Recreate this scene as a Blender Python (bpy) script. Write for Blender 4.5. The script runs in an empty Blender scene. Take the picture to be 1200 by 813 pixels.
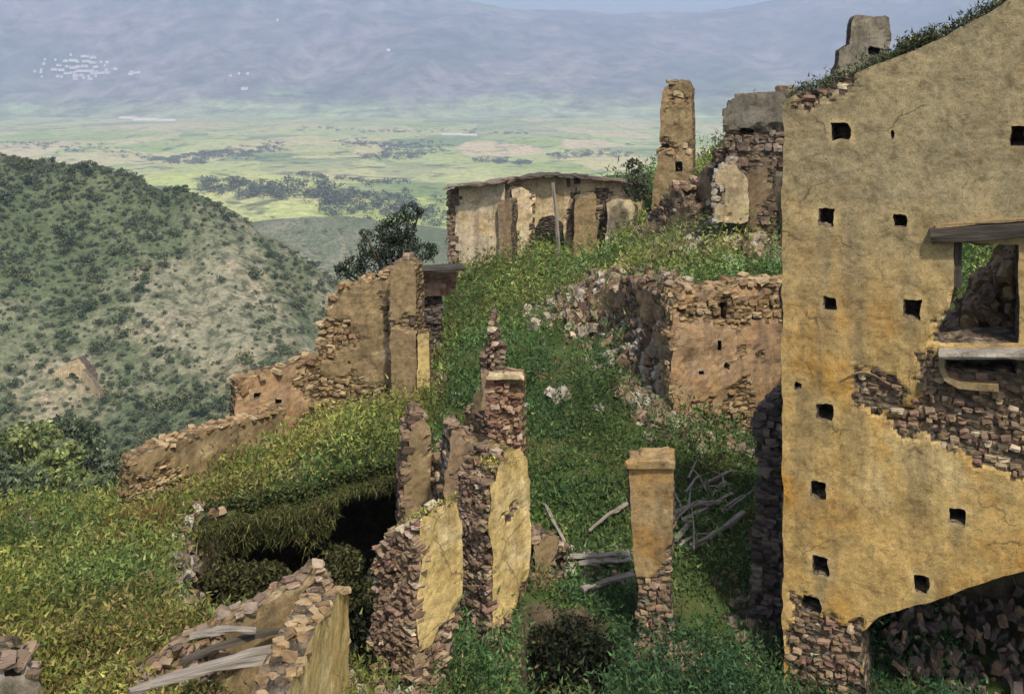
import bpy, math, random
import numpy as np
from mathutils import Vector, Matrix, Quaternion

random.seed(7)
RNG = np.random.default_rng(7)
sc = bpy.context.scene
COL = sc.collection

# ------------------------------------------------------------------ camera
F, CU, CV = 1150.0, 600.0, 90.0          # focal length and eye level in photograph pixels (1200 wide)
cam_d = bpy.data.cameras.new('camera')
cam_d.sensor_width = 36.0
cam_d.lens = F / 1200.0 * 36.0
cam_d.shift_y = -(406.5 - CV) / 1200.0
cam_d.clip_start = 0.3
cam_d.clip_end = 60000.0
cam = bpy.data.objects.new('camera', cam_d)
cam.rotation_euler = (math.radians(90), 0, 0)
COL.objects.link(cam)
sc.camera = cam

# ------------------------------------------------------------------ light
SUN_AZ = (0.34, -0.94)                  # towards the sun, behind the camera and a little to the right
SUN_EL = math.radians(55)
world = bpy.data.worlds.new('World')
sc.world = world
world.use_nodes = True
wn = world.node_tree
bg = wn.nodes['Background']
sky = wn.nodes.new('ShaderNodeTexSky')
sky.sky_type = 'NISHITA'
sky.sun_disc = False
sky.sun_elevation = SUN_EL
sky.sun_rotation = math.atan2(SUN_AZ[0], SUN_AZ[1])
sky.air_density = 1.0
sky.dust_density = 2.5
sky.ozone_density = 1.0
wn.links.new(sky.outputs[0], bg.inputs[0])
bg.inputs[1].default_value = 0.12
sun_d = bpy.data.lights.new('sun', 'SUN')
sun_d.energy = 3.0
sun_d.angle = math.radians(3)
sun_d.color = (1.0, 0.95, 0.86)
sun = bpy.data.objects.new('sun', sun_d)
sv = Vector((SUN_AZ[0] * math.cos(SUN_EL), SUN_AZ[1] * math.cos(SUN_EL), math.sin(SUN_EL)))
sun.rotation_euler = sv.to_track_quat('Z', 'Y').to_euler()
COL.objects.link(sun)
sc.view_settings.view_transform = 'Standard'
sc.view_settings.look = 'None'
sc.view_settings.gamma = 1.0
sc.view_settings.exposure = 0.55
sc.cycles.volume_bounces = 1
sc.cycles.max_bounces = 6


# ------------------------------------------------------------------ maths helpers
def P(u, v, Y):
    return np.array(((u - CU) / F * Y, Y, -(v - CV) / F * Y))


def XY(u, Y):
    return ((u - CU) / F * Y, Y)


def _h(ix, iy, iz, seed):
    h = (ix.astype(np.uint32) * np.uint32(374761393)) ^ (iy.astype(np.uint32) * np.uint32(668265263)) \
        ^ (iz.astype(np.uint32) * np.uint32(2246822519)) ^ np.uint32((seed * 3266489917) & 0xffffffff)
    h ^= h >> np.uint32(13)
    h *= np.uint32(1274126177)
    h ^= h >> np.uint32(16)
    h *= np.uint32(2246822519)
    h ^= h >> np.uint32(13)
    return h.astype(np.float64) / 4294967295.0


def vnoise(x, y, z, seed=0):
    x, y, z = np.broadcast_arrays(np.asarray(x, float), np.asarray(y, float), np.asarray(z, float))
    fx, fy, fz = np.floor(x), np.floor(y), np.floor(z)
    ix, iy, iz = fx.astype(np.int64), fy.astype(np.int64), fz.astype(np.int64)
    tx, ty, tz = x - fx, y - fy, z - fz
    tx, ty, tz = (t * t * (3 - 2 * t) for t in (tx, ty, tz))
    r = 0
    for a in (0, 1):
        wx = tx if a else 1 - tx
        for b in (0, 1):
            wy = ty if b else 1 - ty
            for c in (0, 1):
                wz = tz if c else 1 - tz
                r = r + wx * wy * wz * _h(ix + a, iy + b, iz + c, seed)
    return r * 2 - 1


def fbm(x, y, z=0.0, seed=0, octv=4, gain=0.5):
    a, s, t = 1.0, 0.0, 0.0
    x, y, z = np.asarray(x, float), np.asarray(y, float), np.asarray(z, float)
    k = 1.0
    for o in range(octv):
        s = s + a * vnoise(x * k, y * k, z * k, seed + o * 17)
        t += a
        a *= gain
        k *= 2.03
    return s / t


def poly_sdf(px, py, poly):
    px, py = np.asarray(px, float), np.asarray(py, float)
    d = np.full(px.shape, 1e18)
    ins = np.zeros(px.shape, bool)
    n = len(poly)
    for i in range(n):
        ax, ay = poly[i]
        bx, by = poly[(i + 1) % n]
        ex, ey = bx - ax, by - ay
        L = ex * ex + ey * ey + 1e-12
        t = np.clip(((px - ax) * ex + (py - ay) * ey) / L, 0, 1)
        d = np.minimum(d, (px - ax - t * ex) ** 2 + (py - ay - t * ey) ** 2)
        c = (ay > py) != (by > py)
        if ey != 0:
            ins ^= c & (px < ax + (py - ay) / ey * ex)
    d = np.sqrt(d)
    return np.where(ins, -d, d)


def sstep(a, b, x):
    t = np.clip((x - a) / (b - a), 0, 1)
    return t * t * (3 - 2 * t)


class TPS:
    def __init__(self, pts, reg=0.02):
        p = np.array(pts, float)
        self.s = 0.1
        self.c = p[:, :2] * self.s
        n = len(p)
        K = self.phi(np.linalg.norm(self.c[:, None] - self.c[None], axis=2)) + np.eye(n) * reg
        Q = np.c_[np.ones(n), self.c]
        A = np.block([[K, Q], [Q.T, np.zeros((3, 3))]])
        self.w = np.linalg.solve(A, np.r_[p[:, 2], 0, 0, 0])

    @staticmethod
    def phi(r):
        return np.where(r > 1e-9, r * r * np.log(np.maximum(r, 1e-9)), 0.0)

    def __call__(self, x, y):
        x, y = np.asarray(x, float), np.asarray(y, float)
        sh = x.shape
        q = np.c_[x.ravel(), y.ravel()] * self.s
        out = self.w[-3] + q @ self.w[-2:]
        for i, c in enumerate(self.c):
            out += self.w[i] * self.phi(np.hypot(q[:, 0] - c[0], q[:, 1] - c[1]))
        return out.reshape(sh)


# ------------------------------------------------------------------ object helpers
def tag(o, label=None, cat=None, group=None, kind=None):
    if label: o['label'] = label
    if cat:
        o['category'] = cat
        kind = kind or 'thing'
    if group: o['group'] = group
    if kind: o['kind'] = kind
    return o


def empty(name, loc=(0, 0, 0), rz=0.0):
    o = bpy.data.objects.new(name, None)
    o.empty_display_size = 0.2
    o.location = loc
    o.rotation_euler = (0, 0, rz)
    COL.objects.link(o)
    return o


def mesh_obj(name, verts, faces, mats, parent=None, midx=None, smooth=False, loc=None, cols=None):
    me = bpy.data.meshes.new(name)
    verts = np.asarray(verts, float)
    if isinstance(faces, np.ndarray):
        k = faces.shape[1]
        me.vertices.add(len(verts))
        me.vertices.foreach_set('co', verts.ravel())
        me.loops.add(faces.size)
        me.loops.foreach_set('vertex_index', faces.astype(np.int32).ravel())
        me.polygons.add(len(faces))
        me.polygons.foreach_set('loop_start', np.arange(0, faces.size, k, dtype=np.int32))
        me.polygons.foreach_set('loop_total', np.full(len(faces), k, np.int32))
        me.update(calc_edges=True)
    else:
        me.from_pydata([tuple(v) for v in verts], [], [tuple(f) for f in faces])
    if not isinstance(mats, (list, tuple)):
        mats = [mats]
    for m in mats:
        me.materials.append(m)
    if midx is not None:
        me.polygons.foreach_set('material_index', np.asarray(midx, np.int32))
    me.polygons.foreach_set('use_smooth', np.full(len(me.polygons), bool(smooth)))
    if cols is not None:
        at = me.attributes.new('tint', 'FLOAT_COLOR', 'POINT')
        c = np.ones((len(verts), 4))
        c[:, :3] = cols
        at.data.foreach_set('color', c.ravel())
    me.validate()
    me.update()
    o = bpy.data.objects.new(name, me)
    if parent is not None: o.parent = parent
    if loc is not None: o.location = loc
    COL.objects.link(o)
    return o


# ------------------------------------------------------------------ materials
class NT:
    def __init__(self, name, rough=0.9, spec=0.15):
        self.m = bpy.data.materials.new(name)
        self.m.use_nodes = True
        self.t = self.m.node_tree
        self.b = self.t.nodes['Principled BSDF']
        self.b.inputs['Roughness'].default_value = rough
        self.b.inputs['Specular IOR Level'].default_value = spec

    def n(self, typ, **kw):
        nd = self.t.nodes.new('ShaderNode' + typ)
        for k, v in kw.items():
            setattr(nd, k, v)
        return nd

    def l(self, a, b):
        self.t.links.new(a, b)

    def coord(self, kind='Object'):
        if not hasattr(self, '_tc'): self._tc = self.n('TexCoord')
        return self._tc.outputs[kind]

    def noise(self, scale, detail=4, rough=0.55, vec=None, stretch=None, off=0.0, dist=0.0):
        nd = self.n('TexNoise')
        nd.inputs['Scale'].default_value = scale
        nd.inputs['Detail'].default_value = detail
        nd.inputs['Roughness'].default_value = rough
        nd.inputs['Distortion'].default_value = dist
        v = vec or self.coord()
        if stretch or off:
            mp = self.n('Mapping')
            mp.inputs['Location'].default_value = (off, off * 1.7, off * 0.3)
            mp.inputs['Scale'].default_value = stretch or (1, 1, 1)
            self.l(v, mp.inputs[0])
            v = mp.outputs[0]
        self.l(v, nd.inputs['Vector'])
        return nd.outputs['Fac']

    def ramp(self, fac, stops, interp='LINEAR'):
        r = self.n('ValToRGB')
        r.color_ramp.interpolation = interp
        e = r.color_ramp.elements
        while len(e) < len(stops): e.new(0.5)
        for i, (p, c) in enumerate(stops):
            e[i].position = p
            if isinstance(c, (int, float)): c = (c, c, c)
            e[i].color = (*c, 1)
        self.l(fac, r.inputs[0])
        return r.outputs[0]

    def mix(self, fac, a, b, mode='MIX'):
        m = self.n('MixRGB', blend_type=mode)
        for i, v in ((0, fac), (1, a), (2, b)):
            if isinstance(v, (int, float)): m.inputs[i].default_value = v
            elif isinstance(v, tuple): m.inputs[i].default_value = (*v, 1)
            else: self.l(v, m.inputs[i])
        return m.outputs[0]

    def math(self, op, a, b=0.0):
        m = self.n('Math', operation=op)
        for i, v in ((0, a), (1, b)):
            if isinstance(v, (int, float)): m.inputs[i].default_value = v
            else: self.l(v, m.inputs[i])
        return m.outputs[0]

    def sep(self, v):
        s = self.n('SeparateXYZ')
        self.l(v, s.inputs[0])
        return s.outputs

    def bump(self, h, strength=0.5, dist=0.03):
        b = self.n('Bump')
        b.inputs['Strength'].default_value = strength
        b.inputs['Distance'].default_value = dist
        self.l(h, b.inputs['Height'])
        self.l(b.outputs[0], self.b.inputs['Normal'])

    def color(self, c):
        if isinstance(c, tuple): self.b.inputs['Base Color'].default_value = (*c, 1)
        else: self.l(c, self.b.inputs['Base Color'])
        return self.m


def plaster_mat(name, base, light, dark, stain, scale=0.6, zgrey=None, off=0.0, blot=None):
    """old lime plaster: large blotches, fine mottling, vertical run-off streaks, lichen specks"""
    t = NT(name, 0.93, 0.1)
    big = t.noise(scale, 5, 0.6, off=off, dist=0.6)
    c = t.ramp(big, [(0.3, dark), (0.44, base), (0.56, base), (0.7, light)])
    if blot:
        bl = t.noise(scale * 1.4, 4, 0.6, off=off + 9.3, dist=0.4)
        c = t.mix(t.ramp(bl, [(0.5, 0.0), (0.66, 0.85)]), c, blot)
    st = t.noise(2.2, 4, 0.6, stretch=(1.3, 1.3, 0.16), off=off + 4.1)
    c = t.mix(t.ramp(st, [(0.48, 0.0), (0.68, 0.7)]), c, stain)
    if zgrey:
        z0, z1, gcol = zgrey
        zz = t.sep(t.coord())[2]
        wob = t.noise(0.9, 5, 0.65, off=off + 2.2)
        zw = t.math('ADD', zz, t.math('MULTIPLY', t.math('SUBTRACT', wob, 0.5), 3.6))
        mr = t.n('MapRange')
        mr.inputs[1].default_value = z0
        mr.inputs[2].default_value = z1
        t.l(zw, mr.inputs[0])
        c = t.mix(t.math('MULTIPLY', mr.outputs[0], 0.85), c, gcol)
    rim = t.n('Attribute', attribute_name='rim').outputs['Fac']
    c = t.mix(t.math('MULTIPLY', rim, 0.7), c, light)
    m0 = t.noise(2.1, 6, 0.7, off=off + 0.7, dist=0.8)
    c = t.mix(1.0, c, t.ramp(m0, [(0.3, (0.62, 0.6, 0.58)), (0.48, 1.0), (0.68, (1.22, 1.2, 1.16))]), 'MULTIPLY')
    drip = t.n('Attribute', attribute_name='drip').outputs['Fac']
    c = t.mix(t.math('MULTIPLY', drip, 0.75), c, stain)
    wv = t.n('TexNoise')
    wv.inputs['Scale'].default_value = 2.2
    wv.inputs['Detail'].default_value = 5
    t.l(t.coord(), wv.inputs['Vector'])
    cv = t.n('TexVoronoi', feature='DISTANCE_TO_EDGE')
    cv.inputs['Scale'].default_value = 0.8
    t.l(t.mix(0.55, t.coord(), wv.outputs['Color'], 'ADD'), cv.inputs['Vector'])
    cm = t.ramp(t.noise(0.9, 3, 0.6, off=off + 6.0), [(0.5, 0.0), (0.58, 0.75)])
    c = t.mix(t.math('MULTIPLY', t.ramp(cv.outputs['Distance'], [(0.0, 1.0), (0.012, 0.0)]), cm), c, (0.06, 0.045, 0.03))
    mid = t.noise(8.5, 6, 0.75, off=off)
    c = t.mix(1.0, c, t.ramp(mid, [(0.3, (0.55, 0.52, 0.5)), (0.5, 1.0), (0.72, (1.25, 1.22, 1.18))]), 'MULTIPLY')
    sp = t.noise(17, 4, 0.7, off=off + 1.3)
    c = t.mix(t.ramp(sp, [(0.58, 0.0), (0.68, 0.8)]), c, stain)
    fine = t.noise(45, 3, 0.7)
    c = t.mix(1.0, c, t.ramp(fine, [(0.3, 0.72), (0.7, 1.18)]), 'MULTIPLY')
    hb = t.math('ADD', t.math('ADD', t.math('MULTIPLY', m0, 0.8), t.math('MULTIPLY', mid, 0.4)), t.math('MULTIPLY', fine, 0.2))
    t.bump(hb, 0.45, 0.05)
    return t.color(c)


def stone_mat(name, stops, mossy=0.0):
    t = NT(name, 0.9, 0.15)
    oi = t.n('ObjectInfo').outputs['Random']
    gi = t.n('NewGeometry').outputs['Random Per Island']
    r = t.math('FRACT', t.math('ADD', oi, t.math('MULTIPLY', gi, 3.7)))
    c = t.ramp(r, stops)
    gp = t.n('NewGeometry').outputs['Position']
    n1 = t.noise(7, 4, 0.65, vec=gp)
    c = t.mix(1.0, c, t.ramp(n1, [(0.28, 0.55), (0.5, 1.0), (0.75, 1.3)]), 'MULTIPLY')
    n2 = t.noise(2.1, 4, 0.6, vec=gp, off=3.0)
    if mossy:
        c = t.mix(t.ramp(n2, [(0.55, 0.0), (0.68, mossy)]), c, (0.10, 0.11, 0.03))
    t.bump(n1, 0.7, 0.04)
    return t.color(c)


def rubble_mat(name, cols):
    """mortar and small stones of a wall core"""
    t = NT(name, 0.95, 0.1)
    v = t.n('TexVoronoi')
    v.inputs['Scale'].default_value = 6.5
    v.inputs['Randomness'].default_value = 1.0
    w = t.n('TexNoise')
    w.inputs['Scale'].default_value = 4
    mp = t.n('Mapping')
    mp.inputs['Scale'].default_value = (1, 1, 1.7)
    t.l(t.coord(), mp.inputs[0])
    ad = t.n('MixRGB', blend_type='ADD')
    ad.inputs[0].default_value = 0.12
    t.l(mp.outputs[0], ad.inputs[1])
    t.l(w.outputs['Color'], ad.inputs[2])
    t.l(ad.outputs[0], v.inputs['Vector'])
    sepc = t.n('SeparateColor')
    t.l(v.outputs['Color'], sepc.inputs[0])
    c = t.ramp(sepc.outputs[0], [(i / (len(cols) - 1), k) for i, k in enumerate(cols)])
    edge = t.ramp(v.outputs['Distance'], [(0.0, 1.0), (0.42, 0.9), (0.75, 0.45)])
    c = t.mix(1.0, c, edge, 'MULTIPLY')
    n1 = t.noise(1.3, 5, 0.6)
    c = t.mix(1.0, c, t.ramp(n1, [(0.3, 0.7), (0.7, 1.2)]), 'MULTIPLY')
    hh = t.math('SUBTRACT', t.noise(20, 3, 0.6), t.math('MULTIPLY', v.outputs['Distance'], 1.6))
    t.bump(hh, 1.0, 0.06)
    return t.color(c)


def leaf_mat(name):
    t = NT(name, 0.75, 0.12)
    a = t.n('Attribute', attribute_name='tint')
    c = a.outputs['Color']
    gi = t.n('NewGeometry').outputs['Random Per Island']
    c = t.mix(1.0, c, t.ramp(gi, [(0.0, 0.6), (0.5, 1.0), (0.9, (1.25, 1.22, 1.15)), (1.0, (1.45, 1.4, 1.3))]), 'MULTIPLY')
    t.color(c)
    tr = t.n('BsdfTranslucent')
    t.l(c, tr.inputs[0])
    mx = t.n('MixShader')
    mx.inputs[0].default_value = 0.28
    t.l(t.b.outputs[0], mx.inputs[1])
    t.l(tr.outputs[0], mx.inputs[2])
    t.l(mx.outputs[0], t.t.nodes['Material Output'].inputs[0])
    return t.m


def shrub_mat(name, stops):
    t = NT(name, 0.85, 0.1)
    oi = t.n('ObjectInfo').outputs['Random']
    gi = t.n('NewGeometry').outputs['Random Per Island']
    c = t.ramp(oi, stops)
    c = t.mix(1.0, c, t.ramp(gi, [(0.0, 0.55), (1.0, (1.5, 1.45, 1.3))]), 'MULTIPLY')
    return t.color(c)


def wood_mat(name, a, b):
    t = NT(name, 0.85, 0.2)
    n1 = t.noise(3, 4, 0.6, stretch=(0.6, 9, 9))
    c = t.ramp(n1, [(0.3, a), (0.7, b)])
    t.bump(n1, 0.6, 0.02)
    return t.color(c)


M = {}
M['ochre'] = plaster_mat('ochre_plaster', (0.46, 0.31, 0.115), (0.53, 0.40, 0.19), (0.36, 0.235, 0.085), (0.21, 0.16, 0.085),
                         0.55, zgrey=(6.2, 9.2, (0.29, 0.245, 0.145)), blot=(0.42, 0.215, 0.04))
M['pale'] = plaster_mat('pale_plaster', (0.52, 0.41, 0.24), (0.60, 0.52, 0.36), (0.40, 0.28, 0.14), (0.22, 0.16, 0.09), 1.0, off=3.0)
M['cream'] = plaster_mat('cream_plaster', (0.56, 0.46, 0.31), (0.66, 0.58, 0.44), (0.42, 0.32, 0.19), (0.25, 0.19, 0.12), 0.8, off=23.0, blot=(0.55, 0.4, 0.2))
M['yellow'] = plaster_mat('yellow_plaster', (0.50, 0.37, 0.15), (0.60, 0.49, 0.27), (0.40, 0.27, 0.09), (0.24, 0.17, 0.07), 1.2, off=5.0)
M['tan'] = plaster_mat('tan_plaster', (0.285, 0.205, 0.105), (0.38, 0.3, 0.175), (0.2, 0.14, 0.075), (0.15, 0.11, 0.06), 1.3, off=7.0)
M['rust'] = plaster_mat('rusty_plaster', (0.29, 0.2, 0.095), (0.36, 0.275, 0.145), (0.19, 0.125, 0.06), (0.13, 0.095, 0.05), 1.3, off=27.0, blot=(0.34, 0.195, 0.06))
M['pink'] = plaster_mat('pinkish_plaster', (0.36, 0.24, 0.13), (0.42, 0.32, 0.21), (0.28, 0.17, 0.11), (0.18, 0.12, 0.09), 0.9, off=11.0,
                        blot=(0.42, 0.25, 0.11))
M['brown'] = plaster_mat('brown_plaster', (0.27, 0.19, 0.11), (0.35, 0.26, 0.16), (0.17, 0.12, 0.08), (0.12, 0.09, 0.06), 1.2, off=13.0)
M['grey'] = plaster_mat('grey_plaster', (0.22, 0.19, 0.14), (0.29, 0.26, 0.2), (0.14, 0.12, 0.09), (0.1, 0.09, 0.06), 1.0, off=17.0)
M['grey_light'] = plaster_mat('grey_stone', (0.29, 0.26, 0.21), (0.37, 0.34, 0.28), (0.22, 0.2, 0.16), (0.14, 0.12, 0.09), 1.6, off=19.0)
M['rubble'] = rubble_mat('wall_core', [(0.16, 0.12, 0.08), (0.24, 0.18, 0.11), (0.13, 0.1, 0.08), (0.32, 0.25, 0.17)])
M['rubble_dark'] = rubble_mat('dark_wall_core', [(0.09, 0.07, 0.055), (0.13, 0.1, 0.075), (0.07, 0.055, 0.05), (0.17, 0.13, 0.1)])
M['rubble_ochre'] = rubble_mat('ochre_wall_core', [(0.24, 0.16, 0.08), (0.32, 0.22, 0.11), (0.17, 0.12, 0.07), (0.36, 0.27, 0.15)])
M['stone'] = stone_mat('field_stone', [(0, (0.12, 0.085, 0.06)), (0.3, (0.24, 0.175, 0.11)), (0.55, (0.18, 0.125, 0.09)), (0.8, (0.33, 0.265, 0.19)), (1, (0.25, 0.155, 0.1))])
M['stone_pale'] = stone_mat('pale_stone', [(0, (0.22, 0.18, 0.14)), (0.5, (0.34, 0.29, 0.22)), (0.85, (0.4, 0.35, 0.28)), (1, (0.46, 0.42, 0.36))])
M['stone_dark'] = stone_mat('dark_stone', [(0, (0.06, 0.048, 0.042)), (0.5, (0.11, 0.085, 0.07)), (1, (0.2, 0.15, 0.12))])
M['stone_ochre'] = stone_mat('ochre_stone', [(0, (0.18, 0.115, 0.06)), (0.5, (0.3, 0.2, 0.1)), (1, (0.4, 0.3, 0.17))])
M['stone_wall'] = stone_mat('wall_stone', [(0, (0.1, 0.065, 0.045)), (0.3, (0.24, 0.165, 0.095)), (0.5, (0.16, 0.1, 0.07)), (0.75, (0.33, 0.245, 0.145)), (0.88, (0.21, 0.115, 0.085)), (1, (0.48, 0.39, 0.26))])
M['brick'] = stone_mat('red_brick', [(0, (0.16, 0.08, 0.05)), (0.4, (0.26, 0.14, 0.085)), (0.75, (0.3, 0.2, 0.125)), (1, (0.38, 0.28, 0.19))])
M['wood_dark'] = wood_mat('dark_timber', (0.035, 0.028, 0.022), (0.085, 0.07, 0.055))
M['wood_grey'] = wood_mat('weathered_timber', (0.15, 0.125, 0.1), (0.33, 0.285, 0.23))
M['bark'] = wood_mat('bark', (0.05, 0.04, 0.03), (0.12, 0.1, 0.075))
M['leaf'] = leaf_mat('leaf')
M['moss'] = rubble_mat('yellow_moss', [(0.26, 0.22, 0.05), (0.34, 0.28, 0.08), (0.2, 0.17, 0.05), (0.3, 0.26, 0.1)])

# ------------------------------------------------------------------ near ground
def C(u, v, Y): return tuple(P(u, v, Y))
main_pts = [C(640, 813, 13.8), C(765, 755, 15.5), C(700, 640, 18), C(700, 540, 20.5), C(650, 450, 24.5), C(620, 380, 29),
            C(600, 322, 35), C(560, 312, 37.5), C(650, 302, 38), C(735, 305, 38), C(880, 705, 16.8), C(850, 600, 19), C(890, 545, 21.5),
            C(800, 485, 22.3), C(750, 440, 24.5), C(850, 813, 14), C(915, 822, 14.8), C(520, 420, 27), C(505, 480, 24), C(560, 640, 18),
            C(430, 505, 26), C(365, 500, 26), C(160, 614, 21.6), C(240, 586, 22.0), C(300, 556, 22.8), C(235, 594, 20), C(180, 616, 20), C(290, 578, 20.3), C(400, 505, 20.5), C(480, 490, 22),
            C(300, 560, 19.5), C(330, 590, 18), C(400, 572, 18), C(470, 545, 18),
            C(0, 822, 10), C(100, 758, 12), C(190, 700, 14), C(100, 680, 15.5), C(60, 640, 18), C(205, 630, 17), C(0, 605, 22), C(0, 700, 14),
            (-3.9, 9.2, -6.6), (-4.6, 10.0, -6.55), (-5.6, 9.0, -6.2), (-2.6, 9.4, -6.9), C(150, 765, 11.0), C(260, 770, 11.4), C(250, 720, 12.4), C(500, 813, 12.5), C(-100, 640, 16), C(-200, 813, 9),
            (-14, 30, -17), (-6, 33, -12.5), (-11, 40, -23), (-25, 50, -40), (-10, 55, -30), (0, 44, -8.5), (0, 60, -24), (6, 60, -12), (-25, 25, -22),
            (-20, 10, -9.5), (0, 5, -8.6), (8, 8, -9.2), (14, 10, -9.2), (14, 18, -8.7), (-7, 5, -6), (-2.5, 41, -9.5), (-5, 36, -10.5)]
terr_pts = [C(690, 330, 28), C(640, 347, 30.5), C(790, 338, 22.5), C(905, 338, 23), C(850, 292, 26), C(870, 252, 31), C(790, 245, 38),
            C(760, 290, 33), C(720, 312, 30), C(830, 205, 40), C(900, 195, 36), (10, 22, -4.1), (8, 17, -5.3), (9.2, 17.6, -4.6), (11, 17, -4.2), (9.5, 19.5, -4.0),
            (13, 16, -3.4), (10, 60, -6), (22, 30, -5.0), (22, 60, -8), (13, 24, -4.2)]
TM, TT = TPS(main_pts, 0.01), TPS(terr_pts, 0.01)
TERR = [(3.85, 22.75), (6.6, 23.35), (6.2, 17.8), (9.4, 15.9), (25, 9), (40, 60), (4.3, 62), (4.5, 40), (3.6, 35.0), (1.05, 31.2), (2.15, 28), (3.0, 25)]
PIT = [(-5.75, 18.6), (-5.35, 16.4), (-4.75, 13.9), (-3.8, 12.2), (-1.7, 12.2), (-1.5, 15), (-1.5, 21.6), (-5.6, 21.6)]
PIT2 = [(0.14, 13.3), (1.15, 13.3), (1.6, 15.2), (1.35, 16.4), (0.25, 16.3)]
ROOM = [(-3.75, 9.75), (-1.95, 10.95), (-1.95, 8.2), (-3.7, 8.0)]
CRUST = [(-6.1, 17.9), (-4.9, 18.2), (-3.9, 18.0), (-2.7, 18.3), (-1.3, 18.6), (-1.1, 22.4), (-6.1, 22.4)]


def z_main(x, y):
    z = TM(x, y)
    z = np.where(x > 5, np.minimum(z, -3.3 - 0.05 * np.maximum(x - 9, 0)), z)
    return z + 0.16 * fbm(x * 0.9, y * 0.9, 0, 3, 4)


def z_ground(x, y):
    x, y = np.asarray(x, float), np.asarray(y, float)
    z = z_main(x, y)
    wob = 0.35 * fbm(x * 1.1, y * 1.1, 5, 9, 3)
    bw = 0.22 + 0.55 * sstep(23.2, 25.0, y) * sstep(4.5, 3.2, x)
    t = sstep(1, -1, (poly_sdf(x, y, TERR) + wob * 0.6) / bw)
    zt = np.minimum(TT(x, y), -2.9) + 0.14 * fbm(x, y, 2, 5, 4)
    zc = np.minimum(z, -3.2)
    z = z * (1 - t) + np.maximum(zt, zc) * t
    p = sstep(0.2, -0.25, poly_sdf(x, y, PIT) + wob * 0.35)
    z = z * (1 - p) + (-10.9 + 0.2 * fbm(x, y, 0, 21, 3)) * p
    p = sstep(0.1, -0.15, poly_sdf(x, y, ROOM))
    z = z * (1 - p) + np.minimum(z, -7.3) * p
    p = sstep(0.15, -0.25, poly_sdf(x, y, PIT2) + wob * 0.4)
    z = z * (1 - p) + np.minimum(z, -11.0) * p
    return z


def ground_mat():
    t = NT('rough_grass_ground', 0.95, 0.08)
    a = t.noise(0.5, 5, 0.6)
    c = t.ramp(a, [(0.3, (0.035, 0.06, 0.016)), (0.5, (0.055, 0.085, 0.022)), (0.7, (0.10, 0.095, 0.035))])
    b = t.noise(4, 5, 0.7)
    c = t.mix(t.ramp(b, [(0.5, 0.0), (0.68, 0.8)]), c, (0.095, 0.07, 0.04))
    gn = t.n('NewGeometry')
    nz = t.sep(gn.outputs['Normal'])[2]
    steep = t.ramp(nz, [(0.45, 1.0), (0.72, 0.0)])
    d = t.noise(3.5, 5, 0.7, off=5)
    c = t.mix(steep, c, t.ramp(d, [(0.3, (0.045, 0.037, 0.024)), (0.5, (0.09, 0.07, 0.043)), (0.7, (0.17, 0.135, 0.085))]))
    t.bump(b, 0.8, 0.12)
    return t.color(c)


M['ground'] = ground_mat()
ny, na = 420, 380
ys = 1.0 / np.linspace(1 / 4.0, 1 / 75.0, ny)
ys = 0.55 * ys + 0.45 * np.linspace(4, 75, ny)
aa = np.linspace(-1.05, 1.05, na)
A, Yg = np.meshgrid(aa, ys)
Xg = A * (Yg + 3.0)
Zg = z_ground(Xg, Yg)
idx = np.arange(ny * na).reshape(ny, na)
quads = np.stack([idx[:-1, :-1], idx[:-1, 1:], idx[1:, 1:], idx[1:, :-1]], -1).reshape(-1, 4)
gnd = mesh_obj('ground', np.c_[Xg.ravel(), Yg.ravel(), Zg.ravel()], quads, M['ground'], smooth=True)
tag(gnd, kind='structure')

# the crust of turf that overhangs the collapsed cellar
nx, ny2 = 110, 90
X2, Y2 = np.meshgrid(np.linspace(-6.3, -0.9, nx), np.linspace(17.5, 22.6, ny2))
sd = poly_sdf(X2, Y2, CRUST) + 0.18 * fbm(X2 * 2, Y2 * 2, 0, 33, 3)
keep = sd < 0.05
top = z_main(X2, Y2) + 0.05 * (sd < -0.1) + 0.08 * fbm(X2 * 3, Y2 * 3, 0, 35, 3) - 0.25 * sstep(-0.5, 0.05, sd)
dep = sstep(18.6, 22.2, Y2)
bot = np.minimum(top - 0.25 - 0.2 * (fbm(X2 * 2, Y2 * 2, 1, 37, 3) + 1) * sstep(0, -0.4, sd), top - 0.1)
bot = bot - 2.6 * dep ** 2 - 1.2 * sstep(-5.0, -5.9, X2)
ci = np.arange(nx * ny2).reshape(ny2, nx)
cell = keep[:-1, :-1] & keep[1:, :-1] & keep[:-1, 1:] & keep[1:, 1:]
fq = np.stack([ci[:-1, :-1], ci[:-1, 1:], ci[1:, 1:], ci[1:, :-1]], -1)[cell]
off = nx * ny2
edges = {}
for f in fq:
    for a, b in zip(f, np.roll(f, -1)):
        k = (min(a, b), max(a, b))
        edges[k] = (a, b) if k not in edges else None
side = [(b, a, a + off, b + off) for (a, b) in (e for e in edges.values() if e)]
fall = np.concatenate([fq, (fq + off)[:, ::-1], np.array(side)])
cr = mesh_obj('turf_crust', np.concatenate([np.c_[X2.ravel(), Y2.ravel(), top.ravel()], np.c_[X2.ravel(), Y2.ravel(), bot.ravel()]]), fall, M['ground'], smooth=True)
tag(cr, kind='structure')


def z_top(x, y):
    """highest walkable surface (ground or turf crust)"""
    z = z_ground(x, y)
    s = poly_sdf(x, y, CRUST)
    return np.where(s < 0.0, np.maximum(z, z_main(x, y) + 0.1 - 0.22 * sstep(-0.4, 0.0, s)), z)


_RX, _RY = np.linspace(-42, 42, 1201), np.linspace(4, 62, 1001)
_gx, _gy = np.meshgrid(_RX, _RY)
_RZ = z_top(_gx, _gy)


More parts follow.
